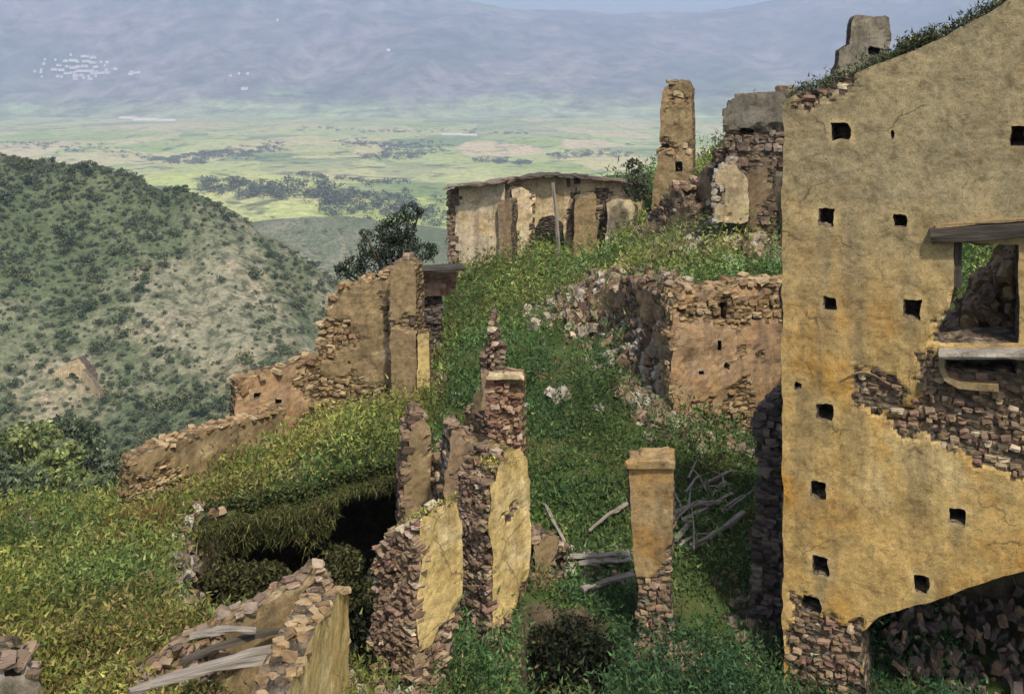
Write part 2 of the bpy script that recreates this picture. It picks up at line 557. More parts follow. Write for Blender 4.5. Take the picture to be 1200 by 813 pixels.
def z_fast(x, y):
    fx = np.clip((np.asarray(x, float) + 42) / 84 * 1200, 0, 1199.999)
    fy = np.clip((np.asarray(y, float) - 4) / 58 * 1000, 0, 999.999)
    i, j = fy.astype(int), fx.astype(int)
    a, b = fy - i, fx - j
    return (_RZ[i, j] * (1 - b) + _RZ[i, j + 1] * b) * (1 - a) + (_RZ[i + 1, j] * (1 - b) + _RZ[i + 1, j + 1] * b) * a


# ------------------------------------------------------------------ stones
def _cube26():
    pts, ids = [], {}
    for i in (-1, 0, 1):
        for j in (-1, 0, 1):
            for k in (-1, 0, 1):
                if i or j or k:
                    ids[(i, j, k)] = len(pts)
                    pts.append((i, j, k))
    q = []
    for ax in range(3):
        for s in (-1, 1):
            o = [a for a in range(3) if a != ax]
            for a in (-1, 0):
                for b in (-1, 0):
                    cs = []
                    for da, db in ((0, 0), (1, 0), (1, 1), (0, 1)):
                        p = [0, 0, 0]
                        p[ax] = s
                        p[o[0]] = a + da
                        p[o[1]] = b + db
                        cs.append(ids[tuple(p)])
                    flip = (s > 0) != (ax == 1)
                    q.append(cs if flip else cs[::-1])
    return np.array(pts, float), np.array(q)


C26, Q26 = _cube26()
STONES = []
for i in range(10):
    r = np.random.default_rng(100 + i)
    p = C26.copy()
    ln = np.linalg.norm(p, axis=1, keepdims=True)
    sph = p / ln * 1.18
    k = r.uniform(0.1, 0.34)
    p = p * (1 - k) + sph * k + r.normal(0, 0.12, p.shape)
    STONES.append(p * 0.5)
_stone_me = {}


def stone_mesh(i, mk):
    if (i, mk) not in _stone_me:
        me = bpy.data.meshes.new('stone')
        me.from_pydata([tuple(v) for v in STONES[i]], [], [tuple(f) for f in Q26])
        me.materials.append(M[mk])
        _stone_me[(i, mk)] = me
    return _stone_me[(i, mk)]


def euler_np(rx, ry, rz):
    return np.array(Matrix.Rotation(rz, 3, 'Z') @ Matrix.Rotation(ry, 3, 'Y') @ Matrix.Rotation(rx, 3, 'X'))


def join_stones(name, lst, parent=None, mat=None):
    """lst of (loc, rot(rx,ry,rz), scale, template, matkey) -> one mesh"""
    vs, fs, mi, keys = [], [], [], []
    n = 0
    for loc, rot, scl, ti, mk in lst:
        v = (STONES[ti] * np.array(scl)) @ euler_np(*rot).T + np.array(loc)
        vs.append(v)
        fs.append(Q26 + n)
        if mk not in keys: keys.append(mk)
        mi += [keys.index(mk)] * len(Q26)
        n += len(v)
    return mesh_obj(name, np.concatenate(vs), np.concatenate(fs), [M[k] for k in keys], parent, midx=mi)


def place_stones(lst, parent, mw, cap=90, name='stone', stuff='rubble_fill'):
    if not lst: return
    def key(s):
        w = mw @ Vector(s[0])
        if w.y < 1: return 0
        u, v = CU + F * w.x / w.y, CV - F * w.z / w.y
        if not (-40 < u < 1240 and -40 < v < 853): return 0
        return max(s[2]) / w.length
    lst = sorted(lst, key=key, reverse=True)
    for loc, rot, scl, ti, mk in lst[:cap]:
        o = bpy.data.objects.new(name, stone_mesh(ti, mk))
        o.parent = parent
        o.location = loc
        o.rotation_euler = rot
        o.scale = scl
        COL.objects.link(o)
    if lst[cap:]:
        tag(join_stones(stuff, lst[cap:], parent), kind='stuff')


# ------------------------------------------------------------------ walls
class Frame:
    """upright plane through two plan points; s along it, d away from the viewer, z up"""
    def __init__(self, a, b):
        self.a = np.array(XY(*a))
        self.b = np.array(XY(*b))
        d = self.b - self.a
        self.L = np.linalg.norm(d)
        self.e = d / self.L
        self.n = np.array((-self.e[1], self.e[0]))
        self.rz = math.atan2(self.e[1], self.e[0])

    def s(self, u):
        k = (u - CU) / F
        return (self.a[1] * k - self.a[0]) / (self.e[0] - self.e[1] * k)

    def px(self, u, v):
        s = self.s(u)
        return s, -(v - CV) / F * (self.a[1] + self.e[1] * s)

    def Y(self, u):
        return self.a[1] + self.e[1] * self.s(u)

    def m(self, z=0.0):
        return Matrix.Translation((self.a[0], self.a[1], z)) @ Matrix.Rotation(self.rz, 4, 'Z')

    def poly(self, pts):
        return [self.px(u, v) for u, v in pts]


def slab_arrays(sdf, box, cell, d0, d1, amp, seed, front=None, side_amp=None, taper=0.0):
    s0, s1, z0, z1 = box
    ns, nz = max(2, int((s1 - s0) / cell) + 1), max(2, int((z1 - z0) / cell) + 1)
    S, Z = np.meshgrid(np.linspace(s0, s1, ns), np.linspace(z0, z1, nz))
    cs, cz = (s1 - s0) / (ns - 1), (z1 - z0) / (nz - 1)
    cc = sdf((S[:-1, :-1] + cs / 2), (Z[:-1, :-1] + cz / 2)) < 0
    e = cell * 0.25
    v = sdf(S, Z)
    gx = (sdf(S + e, Z) - sdf(S - e, Z)) / (2 * e)
    gz = (sdf(S, Z + e) - sdf(S, Z - e)) / (2 * e)
    g2 = np.maximum(gx * gx + gz * gz, 0.25)
    cnt = np.zeros(S.shape, int)
    for a in (0, 1):
        for b in (0, 1):
            cnt[a:nz - 1 + a, b:ns - 1 + b] += cc
    bnd = (cnt > 0) & (cnt < 4)
    mv = np.clip(v, -cell * 0.75, cell * 0.75) * bnd
    S2, Z2 = S - mv * gx / g2, Z - mv * gz / g2
    inner = ~bnd
    S2 = S2 + inner * cell * 0.2 * vnoise(S * 7, Z * 7, 1, seed)
    Z2 = Z2 + inner * cell * 0.2 * vnoise(S * 7, Z * 7, 9, seed)
    Df = d0 + amp * fbm(S2 * 1.7, Z2 * 1.7, 0, seed, 5, 0.6)
    if front is not None: Df = Df + front(S2, Z2)
    Db = d1 + amp * fbm(S2 * 1.7, Z2 * 1.7, 4, seed + 3, 4, 0.6)
    N = ns * nz
    ii = np.arange(N).reshape(nz, ns)
    q = np.stack([ii[:-1, :-1], ii[:-1, 1:], ii[1:, 1:], ii[1:, :-1]], -1)[cc]
    verts = [np.c_[S2.ravel(), Df.ravel(), Z2.ravel()], np.c_[S2.ravel(), Db.ravel(), Z2.ravel()]]
    ed = {}
    for f in q:
        for a, b in ((f[0], f[1]), (f[1], f[2]), (f[2], f[3]), (f[3], f[0])):
            k = (a, b) if a < b else (b, a)
            ed[k] = None if k in ed else (a, b)
    nseg = max(1, min(14, int(abs(d1 - d0) / (cell * 1.3))))
    F0, B0 = verts
    sa = side_amp if side_amp is not None else amp
    open_e = [e2 for e2 in ed.values() if e2]
    rim_ids = np.unique(np.array(open_e).ravel()) if open_e else np.zeros(0, int)
    pos = {int(k): i for i, k in enumerate(rim_ids)}
    extra = []
    for k in range(1, nseg):
        t = k / nseg
        p = F0[rim_ids] * (1 - t) + B0[rim_ids] * t
        jx = sa * fbm(p[:, 0] * 3, p[:, 1] * 3, p[:, 2] * 3, seed + 5, 3)
        jz = sa * fbm(p[:, 0] * 3 + 9, p[:, 1] * 3, p[:, 2] * 3, seed + 6, 3)
        extra.append(np.c_[p[:, 0] + jx, p[:, 1], p[:, 2] + jz])
    nr = len(rim_ids)
    cols_ = np.zeros((nr, nseg + 1), int)
    if nr:
        cols_[:, 0] = rim_ids
        cols_[:, nseg] = rim_ids + N
        for k in range(1, nseg):
            cols_[:, k] = 2 * N + (k - 1) * nr + np.arange(nr)
    sf = []
    for e2 in open_e:
        a, b = cols_[pos[int(e2[0])]], cols_[pos[int(e2[1])]]
        for k in range(nseg):
            sf.append((b[k], a[k], a[k + 1], b[k + 1]))
    extra = [np.concatenate(extra)] if extra else []
    V = np.concatenate(verts + extra)
    faces = np.concatenate([q, (q + N)[:, ::-1]] + ([np.array(sf)] if sf else []))
    kind = np.r_[np.zeros(len(q), int), np.ones(len(q), int), np.full(len(sf), 2)]
    used = np.unique(faces)
    remap = -np.ones(len(V), int)
    remap[used] = np.arange(len(used))
    return V[used], remap[faces], kind


def section(root, name, a, b, outline, thick, mats, cell=0.12, rag=0.07, amp=0.03, holes=(), sockets=(), sock_depth=0.5, exposed=(), expose=0.0,
            recess=0.05, stones=None, seed=0, slope=0.0, side='rubble', mossy_top=False, cap=70, stone_size=0.2, left_stones=False, right_stones=False,
            top_stones=False, rag_scale=2.2, left_mat=None):
    """one stretch of wall. outline, holes, sockets, exposed are polygons in photograph pixels on the wall's own plane"""
    fr = Frame(a, b)
    out = fr.poly(outline)
    hl = [fr.poly(h) for h in holes]
    sk = []
    for (u, v, w, h) in sockets:
        s, z = fr.px(u, v)
        s2, z2 = fr.px(u + w / 2, v - h / 2)
        sk.append((s, z, abs(s2 - s), abs(z2 - z)))
    ex = [fr.poly(e) for e in exposed]
    S_ = [p[0] for p in out]
    Z_ = [p[1] for p in out]
    zb = min(Z_)
    box = (min(S_) - cell * 2, max(S_) + cell * 2, zb - cell * 2, max(Z_) + cell * 2)

    def sd_out(s, z):
        d = poly_sdf(s, z, out) + rag * fbm(s * rag_scale, z * rag_scale, 0, seed + 50, 4, 0.6)
        for h in hl:
            d = np.maximum(d, -(poly_sdf(s, z, h) + rag * 0.5 * fbm(s * 4, z * 4, 0, seed + 60, 3)))
        return d

    def sd_front(s, z):
        d = sd_out(s, z)
        for k, (cs, cz, w, h) in enumerate(sk):
            j = 0.05 * fbm(s * 7, z * 7, k * 3.3, seed + 80, 3)
            d = np.maximum(d, -(np.maximum(np.abs(s - cs) - w, np.abs(z - cz) - h) + j))
        return d

    def is_exp(s, z):
        m = np.full(np.shape(s), 9.0)
        for e in ex:
            m = np.minimum(m, poly_sdf(s, z, e))
        m = m + 0.32 * fbm(s * 2.2, z * 2.2, 0, seed + 70, 5, 0.7)
        r = m < 0
        if expose > 0:
            r = r | (fbm(s * 1.1, z * 1.1, 0, seed + 71, 4, 0.6) > 0.42 - expose)
        return r

    def front(s, z):
        m = np.full(np.shape(s), 9.0)
        for e in ex:
            m = np.minimum(m, poly_sdf(s, z, e))
        m = m + 0.32 * fbm(s * 2.2, z * 2.2, 0, seed + 70, 5, 0.7)
        k = sstep(0.09, -0.09, m)
        if expose > 0:
            k = np.maximum(k, sstep(0.38 - expose, 0.46 - expose, fbm(s * 1.1, z * 1.1, 0, seed + 71, 4, 0.6)))
        return recess * k
    sofar = []
    if sk:
        parts = [(sd_front, 0.0, sock_depth, front), (sd_out, sock_depth - 0.02, thick, None)]
    else:
        parts = [(sd_out, 0.0, thick, front)]
    VV, FF, KK = [], [], []
    n = 0
    for sdf, d0, d1, fn in parts:
        V, Fq, K = slab_arrays(sdf, box, cell, d0, d1, amp, seed, fn, side_amp=0.09)
        VV.append(V)
        FF.append(Fq + n)
        KK.append(K if d0 == 0 else np.where(K == 0, 3, K))
        n += len(V)
    V, Fq, K = np.concatenate(VV), np.concatenate(FF), np.concatenate(KK)
    if slope: V[:, 2] -= slope * V[:, 1]
    V[:, 2] -= zb
    cen = V[Fq].mean(1)
    nrm = np.cross(V[Fq[:, 2]] - V[Fq[:, 0]], V[Fq[:, 3]] - V[Fq[:, 1]])
    nrm /= np.linalg.norm(nrm, axis=1, keepdims=True) + 1e-9
    mi = np.zeros(len(Fq), int)
    fm = (K == 0)
    mi[fm & is_exp(cen[:, 0], cen[:, 2] + zb)] = 1
    mi[K == 3] = 1
    mi[K == 2] = 1 if side == 'rubble' else 0
    if left_mat is not None: mi[(K == 2) & (nrm[:, 0] < -0.6)] = left_mat
    if mossy_top: mi[(K == 2) & (nrm[:, 2] > 0.55)] = 2
    ob = mesh_obj(name, V, Fq, [M[k] for k in mats], root, midx=mi)
    if sk:
        rm = np.zeros(len(V))
        for (cs, cz, w, h) in sk:
            q = np.maximum(np.abs(V[:, 0] - cs) - w, np.abs(V[:, 2] + zb - cz) - h)
            rm = np.maximum(rm, sstep(0.13, 0.02, q) * (0.6 + 0.5 * vnoise(V[:, 0] * 6, V[:, 2] * 6, 0, seed)))
        rm *= (V[:, 1] < 0.12)
        dr = np.zeros(len(V))
        for i_, (cs, cz, w, h) in enumerate(sk):
            below = (cz - h) - (V[:, 2] + zb)
            ln_ = 0.35 + 0.5 * random.Random(seed + i_).random()
            dr = np.maximum(dr, sstep(w * 1.25, w * 0.3, np.abs(V[:, 0] - cs + 0.03 * vnoise(V[:, 2] * 5, i_, 0, seed))) * sstep(-0.05, 0.05, below) * sstep(ln_, 0.0, below) * (V[:, 1] < 0.12))
        at = ob.data.attributes.new('drip', 'FLOAT', 'POINT')
        at.data.foreach_set('value', dr)
        at = ob.data.attributes.new('rim', 'FLOAT', 'POINT')
        at.data.foreach_set('value', np.clip(rm, 0, 1))
    mw = fr.m(zb)
    ob.matrix_parent_inverse = Matrix.Identity(4)
    ob.matrix_basis = root.matrix_basis.inverted() @ mw if root is not None else mw
    # loose-bedded stones standing proud of the broken faces
    if stones:
        r = random.Random(seed + 5)
        lst = []

        def run(smin, smax, test, put):
            z = zb
            cand = []
            while z < max(Z_):
                h = stone_size * r.uniform(0.55, 1.0)
                s = smin - r.uniform(0, stone_size)
                while s < smax:
                    w = stone_size * r.uniform(0.55, 1.7)
                    if r.random() > 0.14: cand.append((s + w / 2, z + h / 2, w, h))
                    s += w * 0.97
                z += h * 0.97
            if not cand: return
            ca = np.array(cand)
            for ok, q in zip(test(ca[:, 0], ca[:, 1]), cand):
                if ok: put(*q)

        def rot(): return (r.uniform(-.16, .16), r.uniform(-.2, .2), r.uniform(-.2, .2))

        def tfront(s, z):
            return (sd_front(s, z) < -0.04) & is_exp(s, z)
        def pfront(s, z, w, h):
            dp = r.uniform(0.14, 0.24)
            lst.append(((s, recess + dp * 0.5 - r.uniform(-0.02, 0.1), z - zb + r.uniform(-.02, .02)), rot(), (w * r.uniform(0.75, 1.0), dp, h * r.uniform(0.75, 1.0)), r.randrange(10), stones))
        if ex or expose > 0: run(min(S_), max(S_), tfront, pfront)
        zz = np.linspace(min(Z_), max(Z_), 200)
        for flag, sgn in ((left_stones, -1), (right_stones, 1)):
            if not flag: continue
            eg, ez = np.meshgrid(np.linspace(min(S_), max(S_), 90), zz)
            ein = sd_front(eg, ez) < 0
            es = np.where(ein, eg, np.nan)
            has = ein.any(1)
            er = np.full(len(zz), np.nan)
            er[has] = (np.nanmin if sgn < 0 else np.nanmax)(es[has], axis=1)
            def edge(z): return er[np.clip(np.searchsorted(zz, z), 0, len(zz) - 1)]
            def tside(d, z): return (d > 0) & (d < thick) & ~np.isnan(edge(z))
            def pside(d, z, w, h):
                e = edge(z)
                dp = r.uniform(0.14, 0.24)
                lst.append(((e - sgn * (dp * 0.5 - r.uniform(0.04, 0.1)), min(max(d, w / 2), thick - w / 2 * 0.8), z - zb - slope * d), rot(), (dp, w * 0.96, h * 0.92), r.randrange(10), stones))
            run(0, thick, tside, pside)
        if top_stones:
            s = min(S_)
            tg_, tz_ = np.meshgrid(np.linspace(min(S_), max(S_), 140), zz)
            tin = sd_out(tg_, tz_) < 0
            while s < max(S_):
                w = stone_size * r.uniform(0.8, 1.7)
                col = tin[:, min(139, int((s - min(S_)) / (max(S_) - min(S_)) * 139))]
                if col.any():
                    zt = zz[col][-1]
                    d = r.uniform(0, stone_size)
                    while d < thick:
                        dw = stone_size * r.uniform(0.8, 1.6)
                        if r.random() < 0.75:
                            lst.append(((s, d, zt - zb - slope * d + r.uniform(-0.06, 0.03)), (r.uniform(-.3, .3), r.uniform(-.3, .3), r.uniform(0, 3)),
                                        (w, dw, stone_size * r.uniform(0.4, 0.8)), r.randrange(10), stones))
                        d += dw
                s += w * 0.9
        place_stones(lst, ob, mw, cap)
    return ob, fr, zb


def thing(name, label, cat, loc, group=None):
    o = empty(name, loc)
    return tag(o, label, cat, group, 'thing')


def box_arrays(sx, sy, sz, nseg=10, amp=0.015, seed=0, bend=0.0):
    """a rough-hewn bar along local x, from 0 to sx"""
    t = np.linspace(0, 1, nseg + 1)
    ring = [(-1, -1), (0, -1.08), (1, -1), (1.08, 0), (1, 1), (0, 1.08), (-1, 1), (-1.08, 0)]
    V = []
    for i, k in enumerate(t):
        for j, (a, b) in enumerate(ring):
            w = amp * vnoise(np.array(k * 7.0), np.array(j * 1.9), np.array(seed * 3.1), seed)
            V.append((k * sx, a * (sy / 2 + w) * 0.95, b * (sz / 2 + w) * 0.95 + bend * math.sin(k * math.pi)))
    m = len(ring)
    fc = [(i * m + j, i * m + (j + 1) % m, (i + 1) * m + (j + 1) % m, (i + 1) * m + j) for i in range(nseg) for j in range(m)]
    fc.append(tuple(range(m))[::-1])
    fc.append(tuple(nseg * m + j for j in range(m)))
    return np.array(V), fc


def beam(name, p, q, w, h, mat, parent=None, seed=0, bend=0.0, amp=0.015):
    p, q = Vector(p), Vector(q)
    V, fc = box_arrays((q - p).length, w, h, 10, amp, seed, bend)
    o = mesh_obj(name, V, fc, M[mat] if isinstance(mat, str) else mat, None)
    m = Matrix.Translation(p) @ (q - p).to_track_quat('X', 'Z').to_matrix().to_4x4()
    if parent is not None:
        o.parent = parent
        m = parent.matrix_basis.inverted() @ m
    o.matrix_basis = m
    return o


def loc_at(u, v, Y): return tuple(P(u, v, Y))


# ------------------------------------------------------------------ 1. tall plastered wall on the right
WB = (917 + 600, 15 - 0.0)
_a = np.array(XY(917, 15))
_b = _a + np.array((0.906, -0.423)) * 5.2
WA, WBp = (917, 15), (CU + F * _b[0] / _b[1], _b[1])
root = thing('plastered_wall', 'tall ochre plastered ruin wall with rows of square beam holes', 'wall', loc_at(917, 820, 15))
ob, fr, zb = section(root, 'wall_face', WA, WBp,
    [(917, 122), (932, 110), (972, 100), (1000, 88), (1060, 62), (1110, 40), (1165, 10), (1200, -8), (1290, -50), (1385, -70), (1385, 900), (917, 900)],
    1.0, ['ochre', 'rubble', 'rubble'], cell=0.045, rag=0.05, amp=0.035, seed=11, sock_depth=0.62,
    holes=[[(1119, 284), (1194, 286), (1194, 402), (1100, 402), (1097, 390), (1110, 370), (1117, 340)],
           [(1008, 742), (1030, 722), (1060, 712), (1100, 703), (1140, 686), (1200, 668), (1300, 640), (1420, 640), (1420, 950), (1040, 950), (1012, 800)]],
    sockets=[(986, 154, 19, 19), (1195, 160, 22, 24), (968, 255, 18, 19), (1055, 260, 15, 14), (973, 355, 15, 14), (1068, 363, 21, 21), (966, 482, 18, 14),
             (959, 573, 17, 16), (1121, 604, 20, 15), (961, 663, 20, 19), (1080, 685, 16, 17), (950, 708, 22, 17), (1046, 158, 6, 13), (936, 452, 8, 7),
             (1150, 425, 86, 12)],
    exposed=[[(1068, 412), (1200, 415), (1385, 420), (1385, 575), (1250, 565), (1200, 556), (1150, 548), (1105, 522), (1052, 505), (1047, 492), (1090, 470), (1075, 440)],
             [(1098, 380), (1118, 350), (1122, 404), (1098, 404)],
             [(925, 702), (960, 715), (1008, 728), (1012, 900), (922, 900)], [(1005, 440), (1045, 450), (1060, 480), (1010, 470)],
             [(925, 95), (1000, 82), (1000, 100), (930, 128)]],
    stones='stone_wall', recess=0.06, stone_size=0.12, cap=300, mossy_top=True)


def wpt(u, v, d=0.0):
    s, z = fr.px(u, v)
    p = fr.a + fr.e * s + fr.n * d
    return (p[0], p[1], z)


beam('lintel', wpt(1091, 276, -0.02), wpt(1290, 262, -0.02), 0.24, 0.2, 'wood_dark', root, 3)
beam('lintel', wpt(1093, 276, 0.28), wpt(1290, 263, 0.28), 0.26, 0.19, 'wood_dark', root, 4)
beam('frame_post', wpt(1122, 284, 0.1), wpt(1121, 338, 0.1), 0.09, 0.12, 'wood_dark', root, 5)
beam('mortar_ledge', wpt(1096, 265, -0.01), wpt(1290, 249, -0.01), 0.12, 0.04, 'tan', root, 6)
beam('sill', wpt(1101, 411, -0.12), wpt(1290, 411, -0.12), 0.42, 0.09, 'grey_light', root, 7)
pr = [(1103, 414), (1103, 428), (1110, 440), (1124, 447), (1145, 450), (1170, 452)]
for i in range(len(pr) - 1):
    pass
# curved plaster corbel under the sill: one swept bar
pts = [Vector(wpt(u, v, -0.06)) for u, v in pr]
V, fc = [], []
for i, p in enumerate(pts):
    d = (pts[min(i + 1, len(pts) - 1)] - pts[max(i - 1, 0)]).normalized()
    nn = Vector((fr.n[0], fr.n[1], 0))
    sd_ = d.cross(nn)
    for a, b in ((-1, -1), (1, -1), (1, 1), (-1, 1)):
        V.append(p + sd_ * a * (0.045 + 0.015 * math.sin(i * 5.1 + a)) + nn * b * (0.09 + 0.02 * math.cos(i * 3.7)))
for i in range(len(pts) - 1):
    for j in range(4):
        fc.append((i * 4 + j, i * 4 + (j + 1) % 4, i * 4 + 4 + (j + 1) % 4, i * 4 + 4 + j))
fc += [(3, 2, 1, 0), tuple(len(V) - 4 + k for k in range(4))]
o = mesh_obj('corbel', [v - Vector(root.location) for v in V], fc, M['tan'], root)
# scar of a relieving arch, standing slightly proud
V, fc = [], []
for i in range(13):
    t = i / 12
    u, v = 985 + 58 * t, 446 - 12 * math.sin(math.pi * min(1, t * 1.05)) + 4 * t
    for dv, dd in ((-0.8, 0.03), (-0.8, -0.035), (0.8, -0.03), (0.8, 0.03)):
        V.append(Vector(wpt(u, v + dv, dd)) - Vector(root.location))
for i in range(12):
    for j in range(3):
        fc.append((i * 4 + j, i * 4 + j + 1, i * 4 + 5 + j, i * 4 + 4 + j))
mesh_obj('arch_scar', V, fc, M['brown'], root)
# the dark room behind the broken foot of the wall: vault and back wall
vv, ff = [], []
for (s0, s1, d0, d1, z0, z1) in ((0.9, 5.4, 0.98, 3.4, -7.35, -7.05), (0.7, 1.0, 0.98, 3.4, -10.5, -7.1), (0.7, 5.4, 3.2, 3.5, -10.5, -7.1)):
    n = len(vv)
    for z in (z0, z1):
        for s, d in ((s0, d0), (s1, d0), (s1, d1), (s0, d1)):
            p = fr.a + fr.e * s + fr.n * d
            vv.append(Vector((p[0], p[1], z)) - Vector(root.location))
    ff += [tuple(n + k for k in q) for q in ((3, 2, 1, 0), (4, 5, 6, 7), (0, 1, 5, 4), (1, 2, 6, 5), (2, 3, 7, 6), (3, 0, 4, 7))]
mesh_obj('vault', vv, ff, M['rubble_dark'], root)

# ------------------------------------------------------------------ 2. rubble return wall beside it
root = thing('rubble_wall', 'narrow dark rubble wall stump against the edge of the tall plastered wall', 'wall', loc_at(900, 740, 16.2))
section(root, 'wall_face', (882, 16.3), (925, 16.0), [(886, 490), (893, 474), (910, 466), (925, 462), (925, 800), (880, 800), (884, 650), (890, 560)], 1.4,
        ['rubble_dark', 'rubble_dark'], cell=0.1, rag=0.1, amp=0.05, expose=1.0, stones='stone_dark', seed=21, cap=200, stone_size=0.14, left_stones=True, top_stones=True)

# ------------------------------------------------------------------ 3-5. ruins on the skyline
root = thing('tower_stump', 'weathered grey tower stump rising behind the sloping top of the tall wall', 'ruin', loc_at(1010, 280, 24))
section(root, 'wall_face', (970, 24), (1050, 23.6), [(970, 96), (982, 76), (984, 60), (996, 52), (1001, 20), (1006, 18), (1043, 19), (1046, 46), (1040, 60), (1042, 74), (1058, 300), (965, 300)],
        1.3, ['grey', 'rubble'], cell=0.09, rag=0.07, amp=0.08, expose=0.3, stones='stone_dark', seed=31, cap=60, stone_size=0.2, sockets=[(1024, 60, 14, 9)])

root = thing('ruined_block', 'grey flat topped masonry block at the left end of the tall wall', 'ruin', loc_at(885, 290, 27))
section(root, 'wall_face', (850, 27), (926, 26), [(849, 128), (857, 118), (866, 111), (926, 108), (926, 330), (878, 330), (872, 260), (862, 225), (858, 195), (852, 180), (849, 160)],
        1.8, ['grey', 'rubble'], cell=0.13, rag=0.1, amp=0.06, exposed=[[(845, 150), (930, 148), (930, 205), (850, 205)]], stones='stone', seed=41, cap=60,
        stone_size=0.25, left_stones=True, sockets=[(874, 154, 18, 6)], recess=0.1)
section(root, 'buttress', (866, 26.3), (912, 25.8), [(868, 215), (885, 196), (905, 198), (912, 330), (868, 330)], 0.8, ['brown', 'rubble'], cell=0.13, rag=0.1, amp=0.05,
        expose=0.3, stones='stone', seed=42, cap=30, stone_size=0.25)

root = thing('jagged_wall', 'jagged brown broken masonry climbing from the slender tower to the grey block', 'wall', loc_at(840, 250, 30))
section(root, 'wall_face', (798, 33.5), (892, 28.5), [(798, 262), (800, 232), (808, 228), (811, 212), (820, 206), (823, 196), (834, 192), (837, 178), (848, 174), (850, 170), (862, 166), (866, 178), (880, 176), (892, 190), (892, 330), (796, 330)],
        0.9, ['brown', 'rubble'], cell=0.12, rag=0.14, amp=0.12, seed=45, expose=0.42, stones='stone_wall', cap=160, stone_size=0.22, top_stones=True, left_stones=True)
section(root, 'wall_face', (756, 33.6), (812, 31.6), [(756, 268), (760, 250), (768, 246), (772, 232), (784, 228), (788, 216), (797, 220), (803, 240), (812, 246), (812, 330), (756, 330)],
        0.7, ['brown', 'rubble'], cell=0.12, rag=0.14, amp=0.1, seed=46, expose=0.5, stones='stone_wall', cap=60, stone_size=0.22, top_stones=True)
root = thing('wall_fragment', 'pale pointed plaster fragment standing in rubble below the grey block', 'wall', loc_at(855, 245, 26.5))
section(root, 'wall_face', (836, 26.3), (876, 26.0), [(840, 205), (848, 190), (858, 184), (868, 200), (876, 212), (877, 262), (836, 262)], 0.5, ['pale', 'rubble'],
        cell=0.1, rag=0.1, amp=0.04, expose=0.1, stones='stone_pale', seed=43, cap=20, left_stones=True)

root = thing('chimney_tower', 'tall slender ochre masonry tower standing alone on the ridge', 'tower', loc_at(790, 250, 38))
section(root, 'wall_face', (766, 38), (813, 37.6), [(778, 103), (784, 100), (785, 95), (807, 95), (808, 101), (811, 103), (812, 285), (762, 285), (764, 225), (770, 190), (773, 170), (774, 125)],
        1.35, ['tan', 'rubble_ochre'], cell=0.1, rag=0.05, amp=0.08, expose=0.2, stones='stone_ochre', seed=51, cap=60, stone_size=0.28,
        sockets=[(796, 196, 9, 12), (780, 172, 9, 4)], sock_depth=0.6)

# ------------------------------------------------------------------ 6. roofless hall
root = thing('ruined_hall', 'roofless ruined hall with pale and ochre plaster walls on the crest', 'ruin', loc_at(640, 305, 38))
section(root, 'wall_face', (524, 38.3), (592, 37.6), [(525, 224), (540, 219), (592, 214), (592, 345), (525, 345)], 0.7, ['cream', 'rubble'], cell=0.14, rag=0.06, amp=0.05,
        exposed=[[(520, 215), (535, 215), (535, 330), (520, 330)]], expose=0.06, stones='stone', seed=61, cap=40, stone_size=0.26, left_stones=True)
section(root, 'wall_face', (593, 39.4), (756, 39.2), [(593, 214), (640, 207), (690, 210), (756, 217), (756, 345), (593, 345)], 0.7, ['pale', 'rubble'], cell=0.14, rag=0.08, amp=0.07,
        exposed=[[(665, 232), (720, 222), (715, 262), (690, 285), (668, 275)]], holes=[[(622, 345), (624, 272), (634, 255), (648, 252), (660, 262), (664, 345)]],
        expose=0.14, stones='stone', seed=62, cap=60, stone_size=0.26)
section(root, 'pier', (584, 37.4), (599, 37.3), [(584, 236), (599, 236), (600, 345), (584, 345)], 1.2, ['brown', 'rubble'], cell=0.13, rag=0.06, amp=0.05, seed=63)
section(root, 'pier', (600, 38.4), (628, 38.6), [(600, 222), (612, 219), (628, 226), (626, 345), (600, 345)], 0.9, ['cream', 'rubble'], cell=0.13, rag=0.08, amp=0.06, expose=0.1,
        stones='stone', seed=64, cap=15)
section(root, 'pier', (672, 38.3), (698, 38.3), [(674, 232), (698, 228), (700, 345), (668, 345)], 0.9, ['tan', 'rubble'], cell=0.13, rag=0.1, amp=0.07, expose=0.15, stones='stone_ochre', seed=65, cap=15)
section(root, 'pier', (710, 38.0), (742, 38.0), [(711, 238), (724, 232), (742, 236), (744, 345), (710, 345)], 0.9, ['cream', 'rubble'], cell=0.13, rag=0.1, amp=0.06, expose=0.08, stones='stone', seed=66, cap=15)
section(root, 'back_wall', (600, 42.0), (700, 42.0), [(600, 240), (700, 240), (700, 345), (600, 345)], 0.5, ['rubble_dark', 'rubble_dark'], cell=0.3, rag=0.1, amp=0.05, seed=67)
q = Vector(root.location)
for i, (p0, p1, w) in enumerate((((522, 219, 38.0), (594, 211, 37.4), 0.9), ((592, 211, 39.1), (640, 204, 39.1), 0.9), ((638, 204, 39.1), (690, 207, 39.1), 0.8),
                                 ((688, 207.5, 39.1), (757, 215, 39.0), 0.8))):
    beam('coping', P(*p0), P(*p1), w * 0.75, 0.1, 'stone_dark', root, 60 + i, amp=0.07)
tag(beam('pole', P(655, 312, 37), P(648, 214, 37.2), 0.09, 0.09, 'wood_grey', None, 71, 0.05), 'thin grey pole leaning against the front of the roofless hall', 'pole')

